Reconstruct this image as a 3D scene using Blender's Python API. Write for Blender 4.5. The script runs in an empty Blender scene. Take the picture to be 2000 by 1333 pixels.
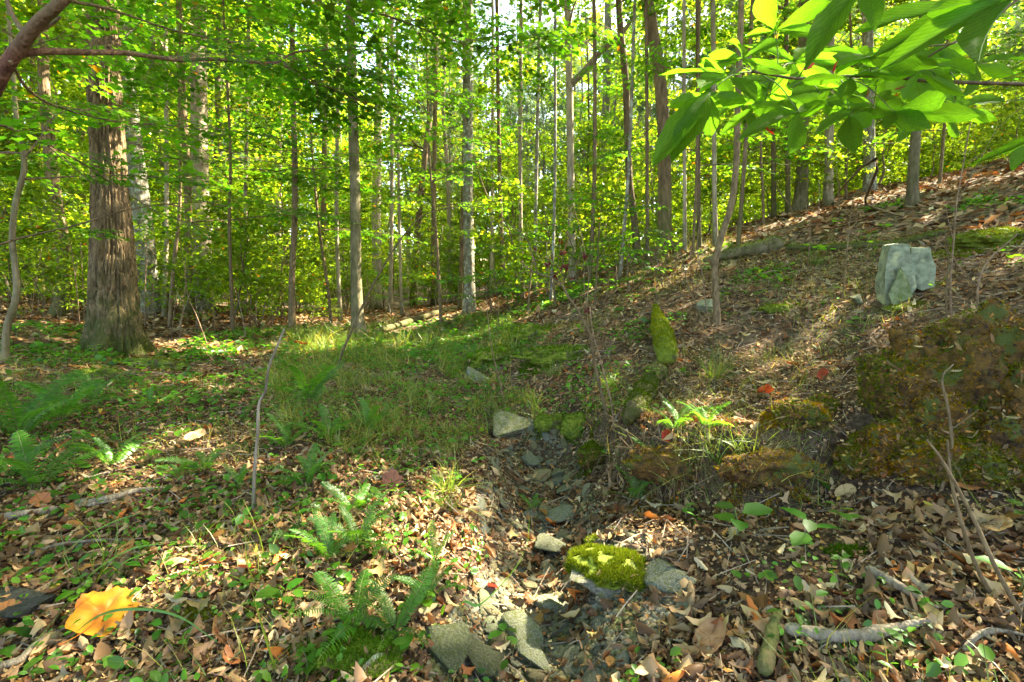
import bpy, math, random
import numpy as np
from mathutils import Vector, Matrix

# ------------------------------------------------------------------ camera, sky, sun, exposure
scene = bpy.context.scene
COL = scene.collection
PITCH = math.radians(6.0)
CAM_H = 1.25
F = 1000.0; CX = 1000.0; CY = 666.5
cam_data = bpy.data.cameras.new('camera')
cam = bpy.data.objects.new('camera', cam_data)
COL.objects.link(cam)
cam.location = (0, 0, CAM_H)
cam.rotation_euler = (math.radians(90) - PITCH, 0, 0)
cam_data.sensor_width = 36.0
cam_data.lens = 18.0
cam_data.clip_start = 0.05
cam_data.clip_end = 2000.0
scene.camera = cam

SUN_EL = math.radians(43.0)
SUN_AZ = math.radians(60.0)          # clockwise from the view direction (+Y) towards +X
SUN = np.array([math.cos(SUN_EL)*math.sin(SUN_AZ), math.cos(SUN_EL)*math.cos(SUN_AZ), math.sin(SUN_EL)])
world = bpy.data.worlds.new("World"); scene.world = world
world.use_nodes = True
wn = world.node_tree.nodes; wl = world.node_tree.links
wn.clear()
sky = wn.new('ShaderNodeTexSky'); sky.sky_type = 'NISHITA'
sky.sun_disc = False; sky.sun_elevation = SUN_EL; sky.sun_rotation = SUN_AZ
sky.altitude = 200; sky.air_density = 1.0; sky.dust_density = 5.0; sky.ozone_density = 0.8
bg = wn.new('ShaderNodeBackground'); bg.inputs['Strength'].default_value = 0.085
wo = wn.new('ShaderNodeOutputWorld')
wl.new(sky.outputs[0], bg.inputs[0]); wl.new(bg.outputs[0], wo.inputs[0])
sun_data = bpy.data.lights.new('sun', 'SUN'); sun_data.energy = 3.3; sun_data.angle = math.radians(0.5)
sun_data.color = (1.0, 0.91, 0.72)
sun = bpy.data.objects.new('sun', sun_data); COL.objects.link(sun)
sun.rotation_euler = Vector(SUN.tolist()).to_track_quat('Z', 'Y').to_euler()
sun.location = (30, 10, 40)

scene.view_settings.view_transform = 'Standard'
scene.view_settings.look = 'None'
scene.view_settings.gamma = 1.0
scene.view_settings.use_curve_mapping = False
scene.view_settings.exposure = 4.05
cy = scene.cycles
cy.max_bounces = 9; cy.diffuse_bounces = 5; cy.glossy_bounces = 2; cy.transmission_bounces = 8
cy.transparent_max_bounces = 4
cy.sample_clamp_indirect = 6.0
cy.caustics_reflective = False; cy.caustics_refractive = False

# ------------------------------------------------------------------ numeric helpers
rng = np.random.default_rng(11)
random.seed(11)
ct, st = math.cos(PITCH), math.sin(PITCH)

def ray(px, py):
    """direction with unit camera depth through a point of the photograph"""
    r = (np.asarray(px, float) - CX) / F; u = (CY - np.asarray(py, float)) / F
    return np.stack([r, ct + u*st, -st + u*ct], -1)
def P(px, py, d):
    return np.array([0, 0, CAM_H]) + ray(px, py) * d
def proj(p):
    p = np.asarray(p, float); q = p - np.array([0, 0, CAM_H])
    dep = q[..., 1]*ct - q[..., 2]*st
    up = q[..., 1]*st + q[..., 2]*ct
    dd = np.where(dep > 0.05, dep, 0.05)
    return CX + F*q[..., 0]/dd, CY - F*up/dd, dep

def _h(ix, iy, iz, s):
    n = (ix*374761393 + iy*668265263 + iz*2147483647 + s*974634777) & 0xffffffff
    n = ((n ^ (n >> 13)) * 1274126177) & 0xffffffff
    n = (n ^ (n >> 16)) & 0xffff
    return n / 65535.0
def vnoise(p, s=0):
    p = np.asarray(p, float)
    i = np.floor(p).astype(np.int64); f = p - i; f = f*f*(3-2*f)
    out = 0
    for dx in (0, 1):
        for dy in (0, 1):
            for dz in (0, 1):
                w = (f[..., 0] if dx else 1-f[..., 0])*(f[..., 1] if dy else 1-f[..., 1])*(f[..., 2] if dz else 1-f[..., 2])
                out = out + w*_h(i[..., 0]+dx, i[..., 1]+dy, i[..., 2]+dz, s)
    return out*2-1
def fbm(p, oct=4, s=0, gain=.5):
    p = np.asarray(p, float); a = 1; t = 0; tot = 0
    for k in range(oct):
        t = t + a*vnoise(p*(2**k)+k*17.3, s+k); tot += a; a *= gain
    return t/tot
def fbm2(x, y, sc, oct=4, s=0):
    return fbm(np.stack([x*sc, y*sc, np.zeros_like(x)+s*3.7], -1), oct, s)

# ------------------------------------------------------------------ the lie of the land: known ground points of the place
ctrl_pix = [
 (0,1333,1.75),(500,1333,1.75),(850,1333,1.8),(1000,1333,1.9),(1130,1333,1.92),(1300,1333,1.8),(1700,1333,1.66),(2000,1333,1.58),
 (0,1150,2.15),(500,1150,2.2),(850,1150,2.3),(950,1150,2.42),(1050,1150,2.47),(1130,1150,2.47),(1300,1170,2.25),(1500,1150,2.12),(1850,1150,1.93),(2000,1150,1.87),
 (0,1000,2.75),(500,1000,2.9),(850,1000,3.0),(960,1000,3.2),(1050,1000,3.28),(1150,1000,3.25),(1240,1000,2.9),(1400,1000,2.62),(1600,1000,2.45),(2000,1000,2.25),
 (0,870,3.6),(500,870,3.9),(850,870,4.1),(940,870,4.4),(1010,870,4.62),(1090,870,4.6),(1180,880,3.95),(1300,880,3.5),(1450,870,3.25),(1600,880,3.0),(1800,870,2.75),(2000,870,2.65),
 (0,780,4.6),(300,780,5.0),(600,780,5.2),(850,780,5.5),(960,790,5.65),(1100,790,5.3),(1250,780,4.85),(1500,780,4.25),(1650,790,3.7),
 (1720,740,3.35),(1850,700,3.2),(2000,690,3.0),(1850,662,4.2),(2000,655,4.0),(1700,700,4.5),(1500,700,5.2),(1300,700,5.5),(1100,700,6.5),(950,700,7.5),(800,700,8.2),
 (600,720,7.0),(300,720,6.6),(0,720,5.6),(225,690,7.5),(0,650,8.0),(430,680,8.6),(600,660,9.6),(700,655,11),(900,655,10.5),(1000,640,9.5),
 (1100,590,10),(1100,640,8),(1300,600,7.5),(1300,490,10.5),(1200,540,10.5),(1500,600,6.2),(1500,450,10.2),(1560,412,13),
 (1780,590,5.2),(1780,480,7),(1780,385,10.8),(1700,372,13),(2000,600,4.4),(2000,480,6),(2000,330,10),
 (850,602,18),(850,590,30),(915,610,14),(110,620,13),(0,560,20),(60,505,32),(395,602,16),(395,580,30),(640,610,20),(250,600,20),
]
cp = [P(*c) for c in ctrl_pix]
cp += [np.array(c, float) for c in [(-2,.3,-.05),(0,.3,-.15),(2,.4,.2),(-4,-6,0),(4,-6,.8),(0,-6,-.1),(-9,0,.5),(-9,6,.9),(8,0,2.6),(8,4,3.1),(14,8,5),(-25,5,2.5),(25,0,7),
   (13,16,4.3),(24,26,5.4),(12,28,3.9),(4,16,2.0),(4,26,1.9),(5,45,2.5),(0,60,1.2),(0,90,3),(30,60,7),(60,60,9),(-30,40,4),(-30,70,5),(-60,60,8),(40,90,9),(-40,95,8),(-60,0,6),(60,0,12),(0,-25,0),(-40,-25,4),(40,-25,8)]]
cp = np.array(cp)
def _tps(r2):
    return .5*r2*np.log(r2+1e-9)
_n = len(cp)
_sc = 10.0
_A = np.zeros((_n+3, _n+3))
_xy = cp[:, :2]/_sc
_d2 = ((_xy[:, None]-_xy[None])**2).sum(-1)
_A[:_n, :_n] = _tps(_d2) + np.eye(_n)*3e-4
_A[:_n, _n] = 1; _A[:_n, _n+1:] = _xy
_A[_n, :_n] = 1; _A[_n+1:, :_n] = _xy.T
_w = np.linalg.solve(_A, np.concatenate([cp[:, 2], [0, 0, 0]]))
def H0(x, y):
    x = np.asarray(x, float); y = np.asarray(y, float); sh = x.shape
    q = np.stack([x.ravel(), y.ravel()], -1)/_sc; out = np.empty(len(q))
    for a in range(0, len(q), 20000):
        b = q[a:a+20000]
        d2 = ((b[:, None]-_xy[None])**2).sum(-1)
        out[a:a+20000] = _tps(d2)@_w[:_n] + _w[_n] + b@_w[_n+1:]
    return out.reshape(sh)
def _gp0(px, py):
    ds = np.concatenate([np.arange(1.0, 12, .03)]); pts = np.array([0, 0, CAM_H]) + ray(px, py)[None]*ds[:, None]
    i = int(np.argmax(pts[:, 2] < H0(pts[:, 0], pts[:, 1]))); return pts[i, :2]
GUL = np.array([_gp0(*q) for q in [(985,830),(1030,870),(1055,930),(1060,1000),(1045,1080),(1030,1180),(1000,1333)]])
LIP = np.array([_gp0(*q) for q in [(1120,812),(1200,872),(1290,905),(1400,925),(1510,930),(1570,905),(1640,880)]])
def segd(x, y, poly):
    best = np.full(x.shape, 1e9); sg = np.zeros(x.shape); tt = np.zeros(x.shape)
    for i in range(len(poly)-1):
        a, b = poly[i], poly[i+1]; d = b-a; L2 = (d*d).sum(); t = np.clip(((x-a[0])*d[0]+(y-a[1])*d[1])/L2, 0, 1)
        qx = a[0]+t*d[0]; qy = a[1]+t*d[1]; dd = np.hypot(x-qx, y-qy); s_ = np.sign(d[0]*(y-a[1])-d[1]*(x-a[0]))
        m = dd < best; best = np.where(m, dd, best); sg = np.where(m, s_, sg); tt = np.where(m, (i+t)/(len(poly)-1), tt)
    return best, sg, tt
def carve(x, y):
    x = np.asarray(x, float); y = np.asarray(y, float)
    near = (np.abs(x) < 4) & (y > .5) & (y < 7); out = np.zeros(x.shape)
    if near.any():
        xx, yy = np.atleast_1d(x)[np.atleast_1d(near)], np.atleast_1d(y)[np.atleast_1d(near)]
        d, _, t = segd(xx, yy, GUL); w = .30
        c = -.21*np.exp(-(d/w)**4)*np.clip(1.15-abs(t-.45)*.9, .4, 1)
        d2, s2, t2 = segd(xx, yy, LIP); jag = .05*fbm2(xx, yy, 3.5, 3, 12)
        sd = s2*d2+jag; c = c+.22*np.tanh(sd/.045)*np.exp(-(d2/.45)**2)*np.clip(np.sin(np.pi*np.clip(t2*.92+.04, 0, 1))*2.2, 0, 1)
        o = np.atleast_1d(out).copy(); o[np.atleast_1d(near)] = c; out = o.reshape(x.shape) if x.ndim else float(o[0])
    return out
def H(x, y):
    x = np.asarray(x, float); y = np.asarray(y, float)
    dist = np.hypot(x, y)
    k = np.clip(dist/6, .5, 2.5)
    return H0(x, y) + carve(x, y) + .035*k*fbm2(x, y, 1.3, 4, 5) + .018*fbm2(x, y, 6.0, 3, 9)
def Hn(x, y, e=.05):
    n = np.stack([H(x-e, y)-H(x+e, y), H(x, y-e)-H(x, y+e), np.full(np.shape(x), 2*e)], -1)
    return n/np.linalg.norm(n, axis=-1, keepdims=True)
def gp(px, py, lift=0.0):
    """where the line of sight meets the ground"""
    ds = np.concatenate([np.arange(1.0, 12, .04), np.arange(12, 80, .25)])
    pts = np.array([0, 0, CAM_H]) + ray(px, py)[None]*ds[:, None]
    below = pts[:, 2] < H(pts[:, 0], pts[:, 1])
    i = int(np.argmax(below)) if below.any() else len(ds)-1
    p = pts[i].copy(); p[2] = float(H(p[0], p[1])) + lift
    return p
def gps(pxs, pys, ds=None):
    if ds is None: ds = np.concatenate([np.arange(1.2, 8, .06), np.arange(8, 40, .3)])
    out = np.full((len(pxs), 3), np.nan)
    R = ray(pxs, pys); left = np.arange(len(pxs))
    dlast = 1.0
    for d in ds:
        p = np.array([0, 0, CAM_H]) + R[left]*d
        hit = p[:, 2] < Hfast(p[:, 0], p[:, 1])
        lo = np.full(int(hit.sum()), dlast); hi = np.full(len(lo), d); Rh = R[left[hit]]
        for _ in range(6):
            mdp = (lo+hi)/2; q = np.array([0, 0, CAM_H]) + Rh*mdp[:, None]; b = q[:, 2] < Hfast(q[:, 0], q[:, 1])
            hi = np.where(b, mdp, hi); lo = np.where(b, lo, mdp)
        out[left[hit]] = np.array([0, 0, CAM_H]) + Rh*hi[:, None]; dlast = d
        left = left[~hit]
        if len(left) == 0: break
    ok = ~np.isnan(out[:, 0])
    out[ok, 2] = H(out[ok, 0], out[ok, 1])
    return out, ok

# a quick lookup grid of the ground for large numbers of points
_gx = np.arange(-30, 36, .12); _gy = np.arange(-12, 60, .12)
_GX, _GY = np.meshgrid(_gx, _gy)
_GH = H(_GX, _GY)
def Hfast(x, y):
    fx = np.clip((x-_gx[0])/.12, 0, len(_gx)-2.001); fy = np.clip((y-_gy[0])/.12, 0, len(_gy)-2.001)
    i = fx.astype(int); j = fy.astype(int); u = fx-i; v = fy-j
    return (_GH[j, i]*(1-u)+_GH[j, i+1]*u)*(1-v) + (_GH[j+1, i]*(1-u)+_GH[j+1, i+1]*u)*v
def Hnf(x, y, e=.1):
    n = np.stack([Hfast(x-e, y)-Hfast(x+e, y), Hfast(x, y-e)-Hfast(x, y+e), np.full(np.shape(x), 2*e)], -1)
    return n/np.linalg.norm(n, axis=-1, keepdims=True)

# ------------------------------------------------------------------ mesh helpers
class G:
    def __init__(s): s.V=[]; s.L=[]; s.T=[]; s.M=[]; s.C=[]; s.n=0
    def add(s, V, Fs, mi=0, col=(1, 1, 1)):
        V = np.asarray(V, float).reshape(-1, 3); Fs = np.asarray(Fs, np.int64)
        if len(V) == 0 or len(Fs) == 0: return s
        s.V.append(V); s.L.append((Fs+s.n).ravel()); s.T.append(np.full(len(Fs), Fs.shape[1])); s.M.append(np.full(len(Fs), mi))
        c = np.asarray(col, float)
        s.C.append(np.broadcast_to(c, (len(V), 3)) if c.ndim == 1 else c); s.n += len(V)
        return s
    def mesh(s, name, mats, smooth=False):
        me = bpy.data.meshes.new(name)
        V = np.concatenate(s.V); L = np.concatenate(s.L); T = np.concatenate(s.T); M = np.concatenate(s.M); C = np.concatenate(s.C)
        me.vertices.add(len(V)); me.vertices.foreach_set('co', V.astype(np.float32).ravel())
        me.loops.add(len(L)); me.loops.foreach_set('vertex_index', L.astype(np.int32))
        me.polygons.add(len(T)); me.polygons.foreach_set('loop_start', np.concatenate([[0], np.cumsum(T)[:-1]]).astype(np.int32))
        me.polygons.foreach_set('material_index', M.astype(np.int32))
        if smooth: me.polygons.foreach_set('use_smooth', np.ones(len(T), bool))
        me.update(calc_edges=True)
        a = me.color_attributes.new('Col', 'FLOAT_COLOR', 'POINT')
        a.data.foreach_set('color', np.concatenate([C, np.ones((len(C), 1))], 1).astype(np.float32).ravel())
        for m in (mats if isinstance(mats, (list, tuple)) else [mats]): me.materials.append(m)
        return me

def tag(o, label=None, cat=None, group=None, kind=None):
    if label: o['label'] = label
    if cat: o['category'] = cat
    if group: o['group'] = group
    if kind: o['kind'] = kind
    return o
def link(name, data, parent=None, loc=(0, 0, 0), rot=None, scale=None):
    o = bpy.data.objects.new(name, data); COL.objects.link(o)
    if parent is not None: o.parent = parent
    o.location = [float(v) for v in loc]
    if rot is not None: o.rotation_euler = rot
    if scale is not None: o.scale = scale if hasattr(scale, '__len__') else (scale,)*3
    return o
def root(name, loc, label, cat, group=None):
    return tag(link(name, None, None, loc), label, cat, group)
def copy_tree(o, loc, rz=0, scale=1, tilt=(0, 0)):
    r = o.copy(); COL.objects.link(r); r.location = [float(v) for v in loc]
    r.rotation_euler = (tilt[0], tilt[1], rz); r.scale = scale if hasattr(scale, '__len__') else (scale,)*3
    for ch in list(o.children):
        c = ch.copy(); COL.objects.link(c); c.parent = r
        for g in ch.children:
            d = g.copy(); COL.objects.link(d); d.parent = c
    return r

def norm(v):
    v = np.asarray(v, float)
    return v/np.maximum(np.linalg.norm(v, axis=-1, keepdims=True), 1e-9)
def basis(nrm, yaw):
    """columns x,y,z: z = normal, y turned by yaw"""
    nrm = norm(nrm); N = len(nrm)
    ref = np.where(np.abs(nrm[:, 2:3]) < .95, np.array([[0, 0, 1.]]), np.array([[1., 0, 0]]))
    a = norm(np.cross(ref, nrm)); b = np.cross(nrm, a)
    c, s_ = np.cos(yaw)[:, None], np.sin(yaw)[:, None]
    x = a*c+b*s_; y = -a*s_+b*c
    return np.stack([x, y, nrm], -1)
def scatter(tv, tf, pos, R, sc, col=None):
    N, n = len(pos), len(tv)
    sc = np.asarray(sc, float)
    if sc.ndim == 1: sc = sc[:, None]*np.ones((1, 3))
    loc = tv[None]*sc[:, None, :]
    V = np.einsum('nij,nvj->nvi', R, loc)+pos[:, None]
    Fs = (tf[None]+(np.arange(N)*n)[:, None, None]).reshape(-1, tf.shape[1])
    C = np.ones((N*n, 3)) if col is None else np.repeat(col, n, 0)
    return V.reshape(-1, 3), Fs, C
def tiltn(n, amt, N):
    return norm(n + rng.normal(0, 1, (N, 3))*np.asarray(amt).reshape(-1, 1))

def smooth_path(pts, k=6):
    pts = np.asarray(pts, float); out = []
    Q = np.vstack([2*pts[0]-pts[1], pts, 2*pts[-1]-pts[-2]])
    for i in range(1, len(Q)-2):
        p0, p1, p2, p3 = Q[i-1:i+3]
        for t in np.linspace(0, 1, k, endpoint=False):
            out.append(.5*((2*p1)+(-p0+p2)*t+(2*p0-5*p1+4*p2-p3)*t*t+(-p0+3*p1-3*p2+p3)*t**3))
    out.append(pts[-1]); return np.array(out)
def tube(path, rad, seg=8, cap=True, rough=0, rs=0, flute=None):
    path = np.asarray(path, float); n = len(path); rad = np.broadcast_to(np.asarray(rad, float), (n,))
    T = norm(np.gradient(path, axis=0))
    a = np.cross(T[0], [0, 1, 0.03]);
    if np.linalg.norm(a) < .1: a = np.cross(T[0], [1, 0, 0])
    a = norm(a); A = [a]
    for i in range(1, n):
        a = A[-1]-T[i]*np.dot(A[-1], T[i]); A.append(norm(a))
    A = np.array(A); B = np.cross(T, A)
    ang = np.linspace(0, 2*np.pi, seg, endpoint=False)
    R = rad[:, None]*np.ones(seg)[None]
    if flute is not None: R = R*flute(ang[None, :], np.arange(n)[:, None])
    V = path[:, None]+(A[:, None]*np.cos(ang)[None, :, None]+B[:, None]*np.sin(ang)[None, :, None])*R[..., None]
    if rough:
        nz = fbm(V*rs, 3, 3)
        V = path[:, None]+(V-path[:, None])*(1+rough*nz[..., None])
    idx = np.arange(n*seg).reshape(n, seg); nx = np.roll(idx, -1, 1)
    Fq = np.stack([idx[:-1], nx[:-1], nx[1:], idx[1:]], -1).reshape(-1, 4)
    V = V.reshape(-1, 3)
    if cap:
        V = np.vstack([V, path[0], path[-1]])
        c0, c1 = n*seg, n*seg+1
        q0 = np.stack([nx[0], idx[0], np.full(seg, c0)], -1); q1 = np.stack([idx[-1], nx[-1], np.full(seg, c1)], -1)
        return V, Fq, np.vstack([q0, q1])
    return V, Fq, None
def add_tube(g, path, rad, seg=8, mi=0, col=(1, 1, 1), **k):
    V, q, t = tube(path, rad, seg, **k)
    base = g.n
    g.add(V, q, mi, col)
    if t is not None:
        g.L.append((t+base).ravel()); g.T.append(np.full(len(t), 3)); g.M.append(np.full(len(t), mi))
    return g

# leaf shapes: base at the origin, pointing along +Y, one unit long
def tm_diamond():
    return np.array([(0, 0, 0), (.33, .45, .07), (0, 1, -.03), (-.33, .45, .07)]), np.array([(0, 1, 2), (0, 2, 3)])
def tm_ovate(w=.27):
    v = [(0, 0, 0), (0, .55, -.02), (0, 1, -.1), (w*.9, .3, .06), (w*.85, .68, .03), (-w*.9, .3, .06), (-w*.85, .68, .03)]
    return np.array(v), np.array([(0, 3, 1), (3, 4, 1), (4, 2, 1), (0, 1, 5), (5, 1, 6), (6, 1, 2)])
def tm_maple():
    h = [(.05, .03), (.17, .17), (.42, .05), (.36, .26), (.62, .5), (.34, .49), (.17, .68)]
    out = [(0, 0)]+h+[(0, 1)]+[(-x, y) for x, y in h[::-1]]
    v = [(0, .36, -.03)]+[(x, y, .1*abs(x)-.08*max(0, y-.5)) for x, y in out]
    n = len(out)
    return np.array(v, float), np.array([(0, 1+i, 1+(i+1) % n) for i in range(n)])
def tm_litter(kind=0, curl=.5, bend=.3, seed=0):
    r = np.random.default_rng(seed)
    if kind == 0: h = [(.02, .0), (.13, .16), (.12, .27), (.22, .38), (.17, .5), (.25, .64), (.17, .74), (.12, .9)]
    elif kind == 1: h = [(.02, 0), (.2, .16), (.3, .38), (.28, .6), (.14, .85)]
    elif kind == 2: h = [(.04, .03), (.22, .12), (.38, .14), (.36, .3), (.44, .48), (.3, .56), (.17, .78)]
    else: h = [(.02, 0), (.1, .2), (.13, .5), (.09, .8)]
    k = len(h); ys = [a[1] for a in h]
    mid = [(0, y) for y in ys]
    R = [(x*(1+r.normal(0, .12)), y+r.normal(0, .02)) for x, y in h]; Lf = [(-x*(1+r.normal(0, .12)), y+r.normal(0, .02)) for x, y in h]
    pts = mid+R+Lf+[(0, 1)]
    v = []
    tw = r.normal(0, .5)
    for x, y in pts:
        z = curl*x*x*3+bend*(y-.5)**2+tw*x*(y-.5)+.0
        v.append((x*(1-.3*abs(curl)), y, z))
    f = []
    for i in range(k-1):
        f += [(i, k+i, k+i+1), (i, k+i+1, i+1), (i, i+1, 2*k+i+1), (i, 2*k+i+1, 2*k+i)]
    f += [(k-1, 2*k-1, 3*k), (k-1, 3*k, 3*k-1)]
    v = np.array(v); v[:, 2] -= v[:, 2].min()
    v[:, 1] -= .5
    return v, np.array(f)

# ------------------------------------------------------------------ materials
def newmat(name):
    m = bpy.data.materials.new(name); m.use_nodes = True; nt = m.node_tree; nt.nodes.clear()
    out = nt.nodes.new('ShaderNodeOutputMaterial'); return m, nt, out
def N(nt, t, **k):
    n = nt.nodes.new(t)
    for a, b in k.items():
        if a in n.inputs.keys(): n.inputs[a].default_value = b
        else: setattr(n, a, b)
    return n
def ramp(nt, src, stops):
    r = nt.nodes.new('ShaderNodeValToRGB'); e = r.color_ramp.elements
    while len(e) < len(stops): e.new(.5)
    for i, (p, c) in enumerate(stops): e[i].position = p; e[i].color = (*c, 1) if len(c) == 3 else c
    nt.links.new(src, r.inputs[0]); return r
def leafmat(name, dif, trans, tmix=.5, gloss=.025, var=.25, rough=.42, veins=False):
    m, nt, out = newmat(name); L = nt.links.new
    at = N(nt, 'ShaderNodeAttribute', attribute_name='Col')
    oi = N(nt, 'ShaderNodeObjectInfo')
    hs = N(nt, 'ShaderNodeMapRange'); L(oi.outputs['Random'], hs.inputs[0]); hs.inputs[3].default_value = 1-var; hs.inputs[4].default_value = 1+var
    d = N(nt, 'ShaderNodeMixRGB', blend_type='MULTIPLY'); d.inputs[0].default_value = 1; d.inputs[1].default_value = (*dif, 1); L(at.outputs['Color'], d.inputs[2])
    t = N(nt, 'ShaderNodeMixRGB', blend_type='MULTIPLY'); t.inputs[0].default_value = 1; t.inputs[1].default_value = (*trans, 1); L(at.outputs['Color'], t.inputs[2])
    d2 = N(nt, 'ShaderNodeVectorMath', operation='SCALE'); L(d.outputs[0], d2.inputs[0]); L(hs.outputs[0], d2.inputs['Scale'])
    t2 = N(nt, 'ShaderNodeVectorMath', operation='SCALE'); L(t.outputs[0], t2.inputs[0]); L(hs.outputs[0], t2.inputs['Scale'])
    ds, ts = d2.outputs[0], t2.outputs[0]
    if veins:
        tc = N(nt, 'ShaderNodeTexCoord'); nz = N(nt, 'ShaderNodeTexNoise', Scale=14.0, Detail=3.0); L(tc.outputs['Object'], nz.inputs['Vector'])
        sx = N(nt, 'ShaderNodeSeparateXYZ'); L(tc.outputs['Object'], sx.inputs[0])
        ab = N(nt, 'ShaderNodeMath', operation='ABSOLUTE'); L(sx.outputs['X'], ab.inputs[0])
        m1 = N(nt, 'ShaderNodeMath', operation='MULTIPLY'); L(ab.outputs[0], m1.inputs[0]); m1.inputs[1].default_value = -.9
        a1 = N(nt, 'ShaderNodeMath', operation='ADD'); L(sx.outputs['Y'], a1.inputs[0]); L(m1.outputs[0], a1.inputs[1])
        m2_ = N(nt, 'ShaderNodeMath', operation='MULTIPLY'); L(a1.outputs[0], m2_.inputs[0]); m2_.inputs[1].default_value = 12.0
        fr = N(nt, 'ShaderNodeMath', operation='PINGPONG'); L(m2_.outputs[0], fr.inputs[0]); fr.inputs[1].default_value = .5
        rr = ramp(nt, fr.outputs[0], [(0, (.62, .70, .5)), (.16, (1, 1, 1))])
        rn = ramp(nt, nz.outputs['Fac'], [(.3, (.8, .84, .8)), (.7, (1.12, 1.08, 1.0))])
        mm = N(nt, 'ShaderNodeMixRGB', blend_type='MULTIPLY'); mm.inputs[0].default_value = 1; L(rr.outputs[0], mm.inputs[1]); L(rn.outputs[0], mm.inputs[2])
        vs = N(nt, 'ShaderNodeTexVoronoi', Scale=7.0); L(tc.outputs['Object'], vs.inputs['Vector']); rs_ = ramp(nt, vs.outputs['Distance'], [(.06, (.9, .28, .12)), (.11, (1, 1, 1))])
        n9 = N(nt, 'ShaderNodeTexNoise', Scale=2.2); L(tc.outputs['Object'], n9.inputs['Vector']); r9 = ramp(nt, n9.outputs['Fac'], [(.46, (0, 0, 0)), (.54, (1, 1, 1))])
        ms = N(nt, 'ShaderNodeMixRGB', blend_type='MULTIPLY'); L(r9.outputs[0], ms.inputs[0]); L(mm.outputs[0], ms.inputs[1]); L(rs_.outputs[0], ms.inputs[2]); mm = ms
        a = N(nt, 'ShaderNodeMixRGB', blend_type='MULTIPLY'); a.inputs[0].default_value = 1; L(ds, a.inputs[1]); L(mm.outputs[0], a.inputs[2]); ds = a.outputs[0]
        b = N(nt, 'ShaderNodeMixRGB', blend_type='MULTIPLY'); b.inputs[0].default_value = 1; L(ts, b.inputs[1]); L(mm.outputs[0], b.inputs[2]); ts = b.outputs[0]
    di = N(nt, 'ShaderNodeBsdfDiffuse'); tr = N(nt, 'ShaderNodeBsdfTranslucent'); gl = N(nt, 'ShaderNodeBsdfGlossy', Roughness=rough)
    gl.inputs['Color'].default_value = (.8, .85, .8, 1)
    L(ds, di.inputs[0]); L(ts, tr.inputs[0])
    mx = N(nt, 'ShaderNodeMixShader'); mx.inputs[0].default_value = tmix; L(di.outputs[0], mx.inputs[1]); L(tr.outputs[0], mx.inputs[2])
    m2 = N(nt, 'ShaderNodeMixShader'); m2.inputs[0].default_value = gloss; L(mx.outputs[0], m2.inputs[1]); L(gl.outputs[0], m2.inputs[2])
    L(m2.outputs[0], out.inputs[0]); return m
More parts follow.
